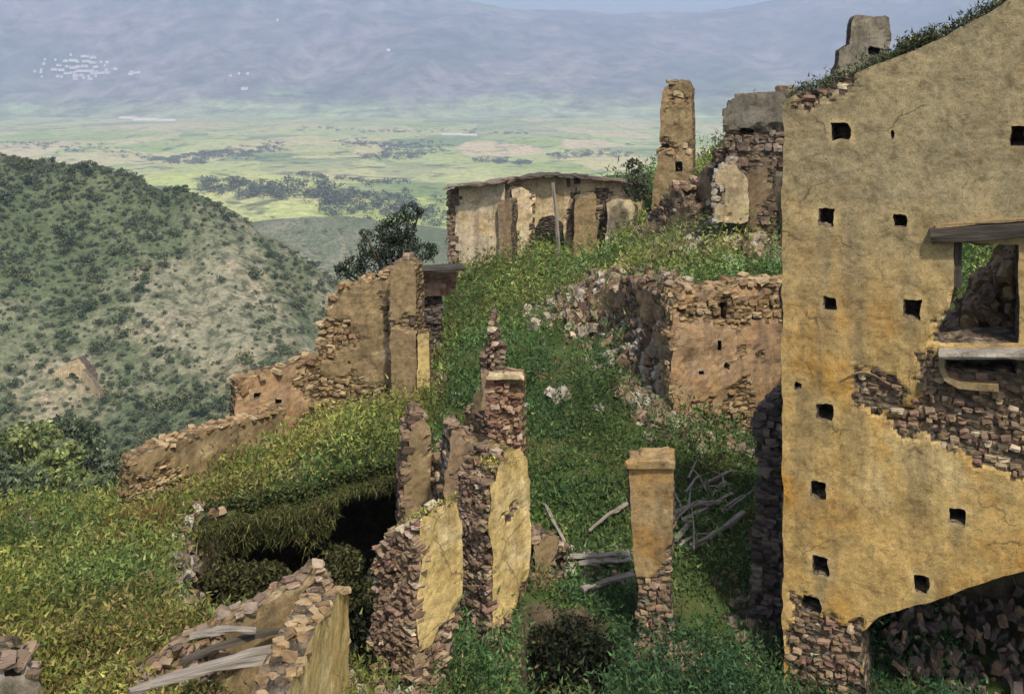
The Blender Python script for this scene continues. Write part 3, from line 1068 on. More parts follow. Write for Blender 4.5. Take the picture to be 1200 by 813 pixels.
# ------------------------------------------------------------------ 7. retaining wall
root = thing('retaining_wall', 'broad pinkish ochre rubble wall holding up the grassy terrace', 'wall', loc_at(850, 520, 22.3))
section(root, 'wall_face', (780, 22.1), (935, 22.6), [(785, 420), (787, 372), (794, 345), (815, 336), (845, 343), (870, 332), (900, 328), (935, 336), (935, 640), (800, 640), (788, 480)],
        0.8, ['pink', 'rubble_ochre'], cell=0.11, rag=0.12, amp=0.09, seed=72, stones='stone_ochre', cap=200, stone_size=0.17, expose=0.1, left_stones=True, top_stones=True,
        exposed=[[(790, 345), (830, 350), (905, 345), (930, 372), (860, 385), (840, 372), (800, 372)], [(850, 455), (872, 445), (890, 490), (880, 530), (850, 500)]],
        sockets=[(848, 365, 8, 20), (843, 406, 5, 16), (823, 437, 7, 6), (852, 428, 5, 6)], sock_depth=0.4)

section(root, 'wall_face', (676, 28.6), (786, 22.75), [(678, 362), (690, 348), (702, 346), (708, 334), (722, 338), (730, 326), (745, 336), (757, 326), (770, 340), (787, 334), (788, 620), (740, 560), (690, 460), (676, 400)], 0.45,
        ['pink', 'rubble'], cell=0.12, rag=0.2, amp=0.2, seed=73, stones='stone_wall', cap=260, stone_size=0.18, expose=0.4, top_stones=True)

# ------------------------------------------------------------------ 8. lone pier
root = thing('lone_pier', 'square tan plastered pier with a flat cap standing alone in the weeds', 'pillar', loc_at(765, 750, 15.5))
section(root, 'shaft', (738, 15.5), (789, 15.4), [(738, 548), (789, 548), (789, 600), (787, 655), (785, 690), (794, 800), (742, 800), (748, 690), (742, 650), (739, 600)], 0.62, ['rust', 'rubble'], cell=0.06,
        rag=0.03, amp=0.045, seed=81, stones='stone_wall', cap=80, stone_size=0.12, exposed=[[(735, 690), (770, 700), (775, 650), (795, 640), (795, 800), (735, 800)]], expose=0.04, left_stones=False)
section(root, 'cap', (735, 15.42), (793, 15.32), [(735, 549), (736, 543), (748, 544), (749, 541), (784, 541), (785, 543), (791, 544), (791, 549)], 0.58, ['rust', 'rubble'], cell=0.035, rag=0.015, amp=0.02, seed=82, side='plaster')

# ------------------------------------------------------------------ 9. broken piers in the middle
root = thing('broken_pier', 'front thick pier with rubble left side, pale plaster face and yellow moss', 'pillar', loc_at(492, 800, 12.4))
section(root, 'shaft', (492, 12.2), (543, 12.75), [(492, 618), (494, 606), (502, 604), (506, 590), (518, 592), (521, 584), (536, 586), (539, 604), (542, 612), (543, 690), (536, 745), (530, 775), (540, 900), (488, 900), (490, 760)], 0.87,
        ['yellow', 'rubble', 'moss'], cell=0.06, rag=0.08, amp=0.05, seed=91, slope=0.75, stones='stone_wall', cap=300, stone_size=0.09, left_stones=True, mossy_top=True,
        exposed=[[(485, 775), (520, 770), (545, 715), (545, 900), (485, 900)]], expose=0.12)
root = thing('tall_pier', 'tallest middle pier with bright plaster face and dark broken rubble side', 'pillar', loc_at(580, 780, 14.2))
section(root, 'shaft', (575, 14.0), (622, 14.5), [(573, 566), (580, 562), (581, 545), (590, 540), (592, 530), (609, 528), (611, 537), (617, 540), (620, 560), (622, 640), (617, 690), (600, 730), (604, 900), (572, 900), (577, 700)], 0.72,
        ['yellow', 'rubble', 'moss'], cell=0.06, rag=0.08, amp=0.05, seed=92, slope=0.1, stones='stone_wall', cap=300, stone_size=0.095, left_stones=True, mossy_top=True,
        exposed=[[(570, 750), (590, 738), (612, 690), (625, 690), (612, 900), (570, 900)]], expose=0.12)
root = thing('brick_pillar', 'reddish brick pillar with pale capstone behind the tallest middle pier', 'pillar', loc_at(592, 560, 15.5))
section(root, 'shaft', (574, 15.6), (611, 15.5), [(572, 444), (586, 446), (588, 441), (606, 442), (610, 446), (609, 480), (612, 520), (614, 700), (570, 700), (577, 520), (574, 470)], 0.42, ['rubble_ochre', 'rubble_ochre'], cell=0.07,
        rag=0.06, amp=0.05, seed=93, expose=1.0, stones='brick', cap=200, stone_size=0.1, left_stones=True)
section(root, 'capstone', (564, 15.55), (600, 15.45), [(570, 444), (571, 441), (588, 442), (590, 439), (609, 440), (610, 444)], 0.18, ['pale', 'pale'], cell=0.04, rag=0.03, amp=0.03, seed=94)
root = thing('wall_shard', 'thin upright shard of wall rising above the brick pillar', 'wall', loc_at(580, 450, 17))
section(root, 'wall_face', (564, 17), (594, 17), [(574, 372), (576, 364), (580, 366), (582, 385), (586, 388), (588, 402), (593, 408), (594, 480), (563, 480), (564, 412), (571, 405), (572, 385)], 0.3, ['brown', 'rubble'], cell=0.06,
        rag=0.05, amp=0.04, seed=95, expose=0.3, stones='stone_wall', cap=60, stone_size=0.11)
root = thing('rubble_pillar', 'low crumbling rubble pillar left of the middle piers', 'pillar', loc_at(490, 600, 16.5))
section(root, 'shaft', (476, 16.5), (507, 16.6), [(478, 545), (479, 510), (484, 505), (486, 482), (490, 480), (492, 492), (498, 495), (505, 500), (506, 560), (516, 720), (474, 720), (476, 570)], 0.6, ['tan', 'rubble_ochre'], cell=0.07,
        rag=0.09, amp=0.05, seed=96, expose=0.35, stones='stone_wall', cap=120, stone_size=0.12, left_stones=True, top_stones=True)
root = thing('rubble_spur', 'ragged rubble spur between the mossy pier and the tallest pier', 'wall', loc_at(538, 600, 15.2))
section(root, 'wall_face', (522, 15.2), (572, 15.4), [(526, 525), (528, 498), (532, 496), (534, 484), (543, 486), (545, 512), (552, 516), (553, 528), (572, 534), (576, 740), (520, 740), (523, 560)], 0.5,
        ['brown', 'rubble'], cell=0.07, rag=0.1, amp=0.05, seed=97, expose=0.5, stones='stone_wall', cap=160, stone_size=0.12, top_stones=True)
root = thing('rubble_link', 'low crumbling rubble wall joining the rubble pillar to the ragged spur', 'wall', loc_at(525, 620, 16))
section(root, 'wall_face', (498, 16.9), (548, 15.8), [(498, 545), (506, 530), (514, 538), (520, 520), (528, 524), (536, 512), (548, 520), (550, 720), (498, 720)], 0.45, ['tan', 'rubble_ochre'],
        cell=0.08, rag=0.12, amp=0.06, seed=99, expose=0.4, stones='stone_wall', cap=110, stone_size=0.13, top_stones=True)
root = thing('rear_rubble_wall', 'broken stone wall running uphill behind the brick pillar', 'wall', loc_at(560, 470, 19))
section(root, 'wall_face', (540, 19.5), (578, 18.6), [(541, 500), (546, 478), (552, 482), (556, 462), (563, 458), (568, 440), (578, 448), (580, 600), (540, 600)], 0.5, ['tan', 'rubble_ochre'],
        cell=0.09, rag=0.12, amp=0.06, seed=100, expose=0.45, stones='stone_wall', cap=80, stone_size=0.15, top_stones=True)
root = thing('wall_stub', 'short rough wall stub at the right foot of the tallest pier', 'wall', loc_at(645, 690, 16.8))
section(root, 'wall_face', (624, 16.6), (666, 17.1), [(626, 640), (638, 628), (655, 634), (665, 650), (666, 735), (624, 735)], 0.4, ['tan', 'rubble'], cell=0.07, rag=0.1, amp=0.05,
        seed=98, expose=0.3, stones='stone_wall', cap=80, stone_size=0.12, top_stones=True, sockets=[(656, 664, 12, 22)], sock_depth=0.25)

# ------------------------------------------------------------------ 10. ruined house left of the crest
root = thing('ruined_house', 'broken ochre house walls with a tall pillar on the left crest', 'ruin', loc_at(430, 500, 26))
section(root, 'wall_face', (356, 26.4), (462, 25.9), [(358, 432), (366, 430), (368, 420), (373, 416), (374, 380), (382, 374), (384, 352), (394, 348), (397, 332), (410, 338), (424, 328), (436, 334), (446, 326), (450, 318), (462, 322), (462, 560), (356, 560)],
        0.6, ['tan', 'rubble_ochre'], cell=0.1, rag=0.12, amp=0.1, seed=101, expose=0.26, stones='stone_ochre', cap=250, stone_size=0.16, left_stones=True, top_stones=True,
        exposed=[[(360, 450), (400, 440), (455, 460), (455, 530), (360, 530)], [(375, 380), (405, 370), (420, 400), (380, 420)]])
section(root, 'pillar', (456, 25.3), (488, 25.1), [(457, 324), (462, 310), (474, 306), (486, 311), (488, 350), (489, 540), (462, 540), (458, 430)], 0.6,
        ['tan', 'rubble_ochre'], cell=0.08, rag=0.07, amp=0.045, seed=102, expose=0.2, stones='stone', cap=70, stone_size=0.2, left_stones=True)
section(root, 'jamb', (488, 25.0), (504, 25.0), [(489, 392), (503, 390), (504, 540), (489, 540)], 0.5, ['yellow', 'rubble_ochre'], cell=0.07, rag=0.03, amp=0.02, seed=103, expose=0.0)
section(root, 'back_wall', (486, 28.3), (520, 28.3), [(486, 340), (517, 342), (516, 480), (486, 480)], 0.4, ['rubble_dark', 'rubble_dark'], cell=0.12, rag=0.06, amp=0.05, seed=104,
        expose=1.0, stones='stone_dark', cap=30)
section(root, 'red_gable', (486, 28.0), (538, 28.3), [(488, 318), (538, 318), (534, 344), (488, 348)], 0.5, ['brick', 'brick'], cell=0.1, rag=0.06, amp=0.04, seed=105,
        expose=1.0, stones='brick', cap=50, stone_size=0.2)
beam('roof_beam', P(484, 316, 27.7), P(543, 313, 28.0), 0.5, 0.14, 'wood_dark', root, 106)
root = thing('low_wall', 'low reddish ochre wall stretching left below the ruined house', 'wall', loc_at(320, 495, 25))
section(root, 'wall_face', (274, 25.0), (374, 26.2), [(275, 458), (280, 446), (310, 438), (350, 427), (374, 420), (374, 560), (274, 545)], 0.5, ['pink', 'rubble_ochre'], cell=0.1,
        rag=0.08, amp=0.05, seed=111, expose=0.12, stones='stone_ochre', cap=70, stone_size=0.2, top_stones=True, exposed=[[(345, 425), (374, 420), (374, 470), (350, 470)]],
        sockets=[(302, 464, 9, 8), (327, 470, 8, 8)], sock_depth=0.3)
root = thing('boundary_wall', 'long low ochre wall running downhill left with pale worn top', 'wall', loc_at(240, 560, 23))
section(root, 'wall_face', (151, 22), (336, 25), [(152, 550), (157, 537), (170, 535), (190, 522), (214, 517), (232, 508), (256, 502), (300, 490), (336, 478), (336, 580), (240, 640), (152, 650)], 0.55,
        ['tan', 'rubble_ochre'], cell=0.09, rag=0.06, amp=0.06, seed=112, expose=0.1, stones='stone_ochre', cap=160, stone_size=0.13, top_stones=True,
        exposed=[[(152, 560), (190, 550), (200, 600), (152, 640)]])

# ------------------------------------------------------------------ 13. roofless room in the foreground
root = thing('roofless_room', 'roofless room with ochre walls meeting at a corner in the left foreground', 'ruin', loc_at(370, 800, 10.8))
section(root, 'wall_face', (140, 9.9), (390, 11.0), [(140, 812), (170, 790), (200, 770), (204, 760), (230, 750), (300, 714), (350, 688), (366, 676), (370, 668), (386, 668), (392, 900), (140, 900)], 0.26,
        ['tan', 'rubble_ochre'], cell=0.07, rag=0.05, amp=0.03, seed=121, expose=0.1, stones='stone', cap=150, stone_size=0.09, top_stones=True,
        exposed=[[(150, 790), (260, 735), (262, 770), (160, 840)]])
section(root, 'wall_face', (331, 8.75), (409, 11.25), [(331, 838), (346, 788), (366, 742), (386, 708), (400, 690), (409, 684), (410, 1000), (331, 1000)], 0.34,
        ['yellow', 'rubble', 'rubble_ochre'], cell=0.06, rag=0.04, amp=0.03, seed=122, stones='stone_ochre', cap=150, stone_size=0.085, top_stones=True, expose=0.0)
for i, (p0, p1, w, lb) in enumerate((((152, 812, 9.3), (352, 752, 10.1), 0.1, 'longest weathered beam lying across the roofless room'),
                                     ((176, 803, 9.2), (358, 766, 9.7), 0.08, 'thinner beam lying just in front of the longest beam of the room'),
                                     ((222, 747, 10.0), (300, 738, 10.2), 0.09, 'short pale beam stub resting high on the room\'s rear wall'),
                                     ((212, 775, 9.7), (330, 738, 10.6), 0.09, 'dark slanting beam behind the longest beam of the room'))):
    tag(beam('timber_beam', P(*p0), P(*p1), w * 0.72, w * 0.6, 'wood_grey' if i != 3 else 'bark', None, 130 + i, 0.04, 0.012), lb, 'beam', 'beams of the roofless room')
root = thing('rubble_corner', 'grey rubble wall corner at the lower left edge of the view', 'wall', loc_at(10, 813, 9.3))
section(root, 'wall_face', (-80, 9.0), (54, 9.5), [(-80, 770), (0, 772), (24, 768), (40, 785), (54, 808), (56, 900), (-80, 900)], 0.5, ['grey', 'rubble'], cell=0.07, rag=0.07, amp=0.04,
        seed=125, expose=0.3, stones='stone', cap=100, stone_size=0.11, top_stones=True, sockets=[(12, 786, 22, 20)], sock_depth=0.3)

# ------------------------------------------------------------------ foliage
def leaves(pts, size, cols, rng, stretch=1.0, up=0.4):
    """one small bent leaf (2 triangles) per point"""
    n = len(pts)
    d = rng.normal(0, 1, (n, 3))
    d[:, 2] += up
    d /= np.linalg.norm(d, axis=1, keepdims=True)
    e = np.cross(d, rng.normal(0, 1, (n, 3)))
    e /= np.linalg.norm(e, axis=1, keepdims=True) + 1e-9
    s = np.asarray(size).reshape(-1, 1) * np.ones((n, 1))
    a = pts - e * s * 0.42
    b = pts + d * s * stretch
    c = pts + e * s * 0.42
    z = pts - d * s * 0.5 * stretch
    V = np.stack([a, z, c, b], 1).reshape(-1, 3)
    Fq = np.arange(n * 4).reshape(n, 4)
    return V, Fq, np.repeat(cols, 4, 0)


def blades(pts, size, cols, rng):
    """one narrow leaf (a single triangle) per point"""
    n = len(pts)
    d = rng.normal(0, 1, (n, 3))
    d[:, 2] = np.abs(d[:, 2]) * 1.2
    d /= np.linalg.norm(d, axis=1, keepdims=True)
    e = np.cross(d, rng.normal(0, 1, (n, 3)))
    e /= np.linalg.norm(e, axis=1, keepdims=True) + 1e-9
    s = np.asarray(size).reshape(-1, 1)
    V = np.stack([pts - e * s * 0.42, pts + e * s * 0.42, pts + d * s * 2.1], 1).reshape(-1, 3)
    return V, np.arange(n * 3).reshape(n, 3), np.repeat(cols, 3, 0)


def shade(base, n, rng, var=0.3):
    base = np.array(base)
    pick = base[rng.integers(0, len(base), n)]
    return pick * np.exp(rng.normal(0, var, (n, 1)))


def blob_points(centers, radii, n, rng, flat=0.8):
    w = np.array(radii) ** 2
    k = rng.choice(len(radii), n, p=w / w.sum())
    d = rng.normal(0, 1, (n, 3))
    d /= np.linalg.norm(d, axis=1, keepdims=True)
    rr = np.array(radii)[k][:, None] * rng.uniform(0.55, 1.05, (n, 1))
    p = d * rr
    p[:, 2] *= flat
    return np.array(centers)[k] + p


def tube(pts, r0, r1, seg=6):
    V, fc = [], []
    pts = [Vector(p) for p in pts]
    for i, p in enumerate(pts):
        d = (pts[min(i + 1, len(pts) - 1)] - pts[max(i - 1, 0)]).normalized()
        a = d.orthogonal().normalized()
        b = d.cross(a)
        r = r0 + (r1 - r0) * i / (len(pts) - 1)
        for k in range(seg):
            t = 2 * math.pi * k / seg
            V.append(p + a * math.cos(t) * r + b * math.sin(t) * r)
    for i in range(len(pts) - 1):
        for k in range(seg):
            fc.append((i * seg + k, i * seg + (k + 1) % seg, (i + 1) * seg + (k + 1) % seg, (i + 1) * seg + k))
    return V, fc


def tree(name, label, cat, base, lobes, nleaf, lsize, cols, trunk_r, seed, group=None, flat=0.8):
    rng = np.random.default_rng(seed)
    root = thing(name, label, cat, base, group)
    cen = [np.array(l[:3]) for l in lobes]
    rad = [l[3] for l in lobes]
    V, fc = [], []
    zc = min(c[2] for c in cen)
    fork = np.array((cen[0][0] * 0.3, cen[0][1] * 0.3, max(0.25, zc * 0.55)))
    v, f = tube([(0, 0, -0.3), fork * 0.5 + np.array((0.05, 0, 0)), fork], trunk_r, trunk_r * 0.75)
    V += v
    fc += f
    for c in cen:
        n = len(V)
        mid = (fork + c) / 2 + np.array((0, 0, -0.15)) + rng.normal(0, 0.08, 3)
        v, f = tube([fork, mid, c], trunk_r * 0.6, trunk_r * 0.15, 5)
        V += v
        fc += [tuple(k + n for k in q) for q in f]
    mesh_obj('trunk', V, fc, M['bark'], root)
    pts = blob_points(cen, rad, nleaf, rng, flat)
    pts = pts[fbm(pts[:, 0] * 2.0 / max(rad), pts[:, 1] * 2.0 / max(rad), pts[:, 2] * 2.0 / max(rad), seed, 3) > -0.18]
    V, Fq, cc = leaves(pts, lsize * rng.uniform(0.7, 1.4, len(pts)), shade(cols, len(pts), rng), rng)
    mesh_obj('crown', V, Fq, M['leaf'], root, cols=cc)
    return root


DARK = [(0.028, 0.045, 0.022), (0.022, 0.036, 0.02), (0.045, 0.06, 0.03)]
OLIVE = [(0.06, 0.075, 0.035), (0.045, 0.06, 0.03), (0.085, 0.09, 0.045)]
GREEN = [(0.055, 0.105, 0.03), (0.04, 0.08, 0.025), (0.085, 0.13, 0.04)]
tb = np.array(P(455, 350, 33))
rl = lambda u, v, Y, r: tuple(np.array(P(u, v, Y)) - tb) + (r,)
tree('dark_tree', 'dark wind shaped evergreen tree behind the ruined house', 'tree', tuple(tb),
     [rl(468, 266, 33, 0.62), rl(482, 248, 33, 0.4), rl(440, 290, 33, 0.66), rl(472, 290, 33.3, 0.66), rl(497, 296, 33, 0.42), rl(415, 312, 33, 0.45),
      rl(440, 312, 33.4, 0.7), rl(455, 272, 33, 0.55), rl(402, 322, 33, 0.3), rl(428, 274, 33.2, 0.22), rl(492, 246, 33, 0.2), rl(507, 292, 33, 0.25), rl(398, 314, 33, 0.2)], 10500, 0.055, DARK + [(0.05, 0.065, 0.05)], 0.16, 201)
tb = np.array(P(745, 250, 36.6))
tree('slender_bush', 'thin pale grey green bush beside the slender tower', 'bush', tuple(tb),
     [rl(742, 195, 36.6, 0.35), rl(748, 210, 36.6, 0.45), rl(738, 222, 36.6, 0.4), rl(752, 226, 36.6, 0.35)], 1600, 0.075, [(0.09, 0.1, 0.06), (0.06, 0.07, 0.04)], 0.06, 202)
# brambles in the collapsed cellar and the pits, leaves near black to stand for deep shade
bush_specs = [(-4.7, 15.9, 1.25, 'dark bramble bush at the left lip of the cellar hollow'), (-3.9, 17.6, 1.3, 'dark bramble bush under the middle of the turf overhang'),
              (-3.4, 15.1, 1.2, 'dark bramble bush in the middle of the cellar hollow'), (-2.5, 17.4, 1.35, 'dark bramble bush under the right of the turf overhang'),
              (-2.3, 15.2, 1.1, 'dark bramble bush beside the rubble side of the mossy pier'), (-4.1, 13.6, 1.1, 'dark bramble bush behind the roofless room')]
for i, (x, y, s, lb) in enumerate(bush_specs):
    rng = random.Random(300 + i)
    lob = [(rng.uniform(-.7, .7) * s, rng.uniform(-.6, .6) * s, rng.uniform(0.3, 1.1) * s, rng.uniform(0.35, 0.6) * s) for _ in range(7)]
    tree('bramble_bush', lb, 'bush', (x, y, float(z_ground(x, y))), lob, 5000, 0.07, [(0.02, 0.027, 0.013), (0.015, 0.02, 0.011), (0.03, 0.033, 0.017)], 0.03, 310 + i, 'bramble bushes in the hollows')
for i, (x, y, s, lb) in enumerate(((0.5, 15.75, 0.9, 'dark bush at the back left of the pit right of the tallest pier'), (1.1, 15.7, 0.85, 'dark bush at the back right of the pit right of the tallest pier'), (0.75, 14.7, 0.7, 'lower dark bush at the front of the pit right of the tallest pier'))):
    rng = random.Random(330 + i)
    lob = [(rng.uniform(-.6, .6) * s, rng.uniform(-.6, .6) * s, rng.uniform(0.3, 2.3) * s, rng.uniform(0.35, 0.55) * s) for _ in range(10)]
    tree('bramble_bush', lb, 'bush', (x, y, float(z_ground(x, y))), lob, 6500, 0.05, [(0.02, 0.03, 0.014), (0.014, 0.02, 0.011), (0.03, 0.028, 0.015)], 0.03, 340 + i, 'bramble bushes in the hollows')  # leaf colour carries the pit's shade and covers its sunlit back face

OL = [(0.085, 0.08, 0.03), (0.06, 0.065, 0.026), (0.045, 0.05, 0.022), (0.11, 0.1, 0.035)]
for i, (x, y, hgt_, w, lb) in enumerate(((-4.75, 17.3, 2.7, 0.85, 'olive brown bush swelling from the left of the dark hollow'), (-3.75, 17.5, 2.55, 0.9, 'olive brown bush in the middle of the dark hollow'),
                                         (-2.75, 17.7, 2.45, 0.75, 'olive brown bush at the right of the dark hollow'), (-5.0, 15.9, 2.1, 0.7, 'low olive bush against the stony left lip of the hollow'))):
    rng = random.Random(360 + i)
    lob = [(rng.uniform(-.75, .75) * w, rng.uniform(-.5, .5) * w, hgt_ * rng.uniform(0.25, 0.95) - 0.2, rng.uniform(0.3, 0.5) * w) for _ in range(13)]
    tree('hollow_bush', lb, 'bush', (x, y, float(z_ground(x, y))), lob, 8500, 0.05, OL, 0.04, 370 + i, 'olive bushes of the hollow')

# ------------------------------------------------------------------ where loose stones lie
rr = random.Random(77)
rub = []


def scatter_line(pl, n, spread, smin, smax, mats, place='beside the ruins'):
    for _ in range(n):
        k = rr.randrange(len(pl) - 1)
        t = rr.random()
        x = pl[k][0] + (pl[k + 1][0] - pl[k][0]) * t + rr.gauss(0, spread)
        y = pl[k][1] + (pl[k + 1][1] - pl[k][1]) * t + rr.gauss(0, spread)
        s = smin + (smax - smin) * rr.random() ** 2.2
        rub.append([x, y, s, rr.choice(mats), place])


mixd = ['stone_wall', 'stone_wall', 'stone', 'stone_pale']
scatter_line([(3.5, 22.2), (3.1, 24.6), (2.3, 27.6), (1.2, 30.8)], 560, 0.42, 0.07, 0.34, mixd, 'on the broken edge of the terrace')
scatter_line([(3.45, 21.9), (3.1, 23.8)], 260, 0.3, 0.08, 0.4, ['stone_pale', 'stone'], 'at the left end of the pinkish wall')
scatter_line([(1.9, 28.6), (0.9, 30.2)], 140, 0.4, 0.08, 0.4, ['stone', 'stone_dark', 'stone_pale'], 'on the left spur of the terrace edge')
scatter_line([(2.2, 27.4), (3.3, 28.5)], 120, 0.4, 0.08, 0.36, mixd, 'on the terrace below the slender tower')
scatter_line([(3.6, 21.6), (6.2, 21.8)], 40, 0.25, 0.08, 0.26, ['stone'], 'at the foot of the pinkish wall')
scatter_line([(-1.7, 11.7), (-0.6, 11.9), (0.1, 12.9)], 700, 0.2, 0.05, 0.24, mixd, 'at the foot of the mossy front pier')
scatter_line([(1.8, 14.9), (3.1, 15.0)], 260, 0.26, 0.05, 0.24, ['stone', 'stone_wall'], 'around the foot of the lone pier')
scatter_line([(4.0, 15.2), (4.1, 17.0)], 130, 0.25, 0.06, 0.24, ['stone', 'stone_dark'], 'below the dark rubble wall stump')
scatter_line([(5.4, 26.0), (6.2, 29.0), (5.6, 34), (5.6, 37)], 620, 0.7, 0.1, 0.5, mixd, 'on the rubble bank below the slender tower')
scatter_line([(4.4, 32.6), (5.2, 30.5), (4.6, 28.0), (5.6, 26.6)], 420, 0.45, 0.08, 0.4, ['stone_wall', 'stone', 'stone'], 'in front of the jagged wall')
scatter_line([(6.6, 25.6), (7.6, 25.0)], 160, 0.4, 0.1, 0.4, mixd, 'below the grey flat topped block')
scatter_line([(-5.7, 18.4), (-5.4, 16.2), (-4.8, 13.9)], 260, 0.16, 0.06, 0.26, mixd, 'along the left lip of the cellar hollow')
scatter_line([(-6.5, 25), (-4.6, 25)], 120, 0.4, 0.1, 0.3, ['stone_ochre', 'stone'], 'below the ruined house')
scatter_line([(-1.6, 20), (-0.9, 17.5)], 200, 0.3, 0.06, 0.28, mixd, 'between the ruined house and the middle piers')
scatter_line([(0.6, 17.6), (2.0, 17.4)], 90, 0.3, 0.05, 0.2, ['stone', 'stone_pale'], 'behind the lone pier')
scatter_line([(-2.5, 26.5), (-2.0, 24.0)], 90, 0.35, 0.08, 0.28, mixd, 'right of the ruined house')
_occ = np.zeros((1001, 1201))
for q in rub:
    i0, j0 = int((q[1] - 4) / 58 * 1000), int((q[0] + 42) / 84 * 1200)
    _occ[max(0, i0 - 2):i0 + 3, max(0, j0 - 2):j0 + 3] += q[2]


def occ(x, y):
    return _occ[np.clip(((y - 4) / 58 * 1000).astype(int), 0, 1000), np.clip(((x + 42) / 84 * 1200).astype(int), 0, 1200)]


# ------------------------------------------------------------------ ground cover
rng = np.random.default_rng(55)
NW = 172000
Yw = 1.0 / rng.uniform(1 / 50.0, 1 / 8.0, NW)
Xw = rng.uniform(-0.68, 0.68, NW) * Yw
Zw = z_fast(Xw, Yw)
e = 0.08
sl = np.hypot(z_fast(Xw + e, Yw) - z_fast(Xw - e, Yw), z_fast(Xw, Yw + e) - z_fast(Xw, Yw - e)) / (2 * e)
patch = fbm(Xw * 0.8, Yw * 0.8, 0, 77, 4)
uw, vw = CU + F * Xw / Yw, CV - F * Zw / Yw
keepw = (rng.random(NW) < np.clip(0.95 + patch * 1.4, 0.1, 1.0)) & ((sl < 2.2) | (rng.random(NW) < 0.35)) & (vw < 900) & (vw > 150) & ~((Yw < 19.3) & (Xw > 7.2)) & (rng.random(NW) < np.clip(1.15 - occ(Xw, Yw) * 0.22, 0.12, 1))
Xw, Yw, Zw, patch, uw, vw, sl = (a[keepw] for a in (Xw, Yw, Zw, patch, uw, vw, sl))
n = len(Xw)
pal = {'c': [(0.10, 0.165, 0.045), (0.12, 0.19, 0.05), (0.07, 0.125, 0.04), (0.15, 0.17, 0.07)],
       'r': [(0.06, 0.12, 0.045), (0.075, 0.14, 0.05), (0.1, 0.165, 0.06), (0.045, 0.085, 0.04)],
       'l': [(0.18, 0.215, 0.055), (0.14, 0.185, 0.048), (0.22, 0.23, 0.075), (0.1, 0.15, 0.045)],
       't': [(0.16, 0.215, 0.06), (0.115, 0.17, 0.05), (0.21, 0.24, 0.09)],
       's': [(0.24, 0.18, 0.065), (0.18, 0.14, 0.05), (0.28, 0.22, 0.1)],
       'p': [(0.02, 0.032, 0.014), (0.03, 0.045, 0.018)]}  # last entry: weeds in the pits, shade put into their colour
cw = shade(pal['c'], n, rng, 0.15)
mk = Xw > 0.8 + 0.6 * patch
mk &= Yw < 27
cw[mk] = shade(pal['r'], mk.sum(), rng, 0.15)
mk = Xw < -1.6 - (Yw - 12) * 0.02
cw[mk] = shade(pal['l'], mk.sum(), rng, 0.15)
mk = poly_sdf(Xw, Yw, TERR) < 0
cw[mk] = shade(pal['t'], mk.sum(), rng, 0.15)
dry = fbm(Xw * 0.45, Yw * 0.45, 3, 91, 4)
cw *= np.exp(0.5 * fbm(Xw * 2.2, Yw * 2.2, 0, 95, 4) + 0.75 * fbm(Xw * 0.55, Yw * 0.55, 0, 96, 4))[:, None]
warm = np.clip(fbm(Xw * 0.35, Yw * 0.35, 0, 97, 4) * 1.6 + 0.2 * (Xw < -1.6), -0.4, 0.6)[:, None]
cw *= 1 + warm * np.array((0.75, 0.35, 0.1))
mk = ((Xw < -1.6) & (dry > 0.0) & (rng.random(n) < 0.12 + 0.5 * np.clip(dry - 0.1, 0, 1))) | ((dry > 0.3) & (rng.random(n) < 0.05))
cw[mk] = shade(pal['s'], mk.sum(), rng, 0.15)
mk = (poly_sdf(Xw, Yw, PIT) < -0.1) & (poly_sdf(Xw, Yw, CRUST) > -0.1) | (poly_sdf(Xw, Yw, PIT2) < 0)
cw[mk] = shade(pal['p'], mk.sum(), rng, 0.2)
# each plant: a few leaves scattered round a point
K = 6
base = np.repeat(np.c_[Xw, Yw, Zw], K, 0)
sz = np.repeat(0.014 + 0.00145 * Yw, K) * rng.uniform(0.6, 1.5, n * K)
hgt = np.repeat(0.5 + 0.9 * np.clip(fbm(Xw * 0.6, Yw * 0.6, 8, 101, 3) + 0.4, 0, 1.2), K)
offs = rng.normal(0, 1, (n * K, 3)) * (sz * 2.6)[:, None]
timb = np.repeat((Xw > 0.6) & (Xw < 4.9) & (Yw > 15.6) & (Yw < 20), K)
mound = np.repeat(np.clip(fbm(Xw * 1.5, Yw * 1.5, 0, 141, 3) - 0.02, 0, 1) * 0.75, K)
offs[:, 2] = np.abs(offs[:, 2]) * hgt * 1.7 * np.where(timb, 0.5, 1) + mound * rng.uniform(0.1, 1.0, n * K) * np.where(timb, 0.2, 1)
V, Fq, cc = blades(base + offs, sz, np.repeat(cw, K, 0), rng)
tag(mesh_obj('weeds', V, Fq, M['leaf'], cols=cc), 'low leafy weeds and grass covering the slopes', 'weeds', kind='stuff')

# long dry grass: thin upright blades, thickest on the left bank and over the turf crust
NB = 20000
Yb = 1.0 / rng.uniform(1 / 27.0, 1 / 8.5, NB)
Xb = rng.uniform(-0.62, 0.6, NB) * Yb
kb = (((Xb < -1.5) & (fbm(Xb * 0.7, Yb * 0.7, 1, 121, 3) > -0.25)) | (fbm(Xb * 0.9, Yb * 0.9, 1, 122, 3) > 0.3)) & (rng.random(NB) < 0.9)
kb &= occ(Xb, Yb) < 1.5
kb &= ~((poly_sdf(Xb, Yb, PIT) < -0.05) & (poly_sdf(Xb, Yb, CRUST) > -0.15)) & (poly_sdf(Xb, Yb, PIT2) > 0)
Xb, Yb = Xb[kb], Yb[kb]
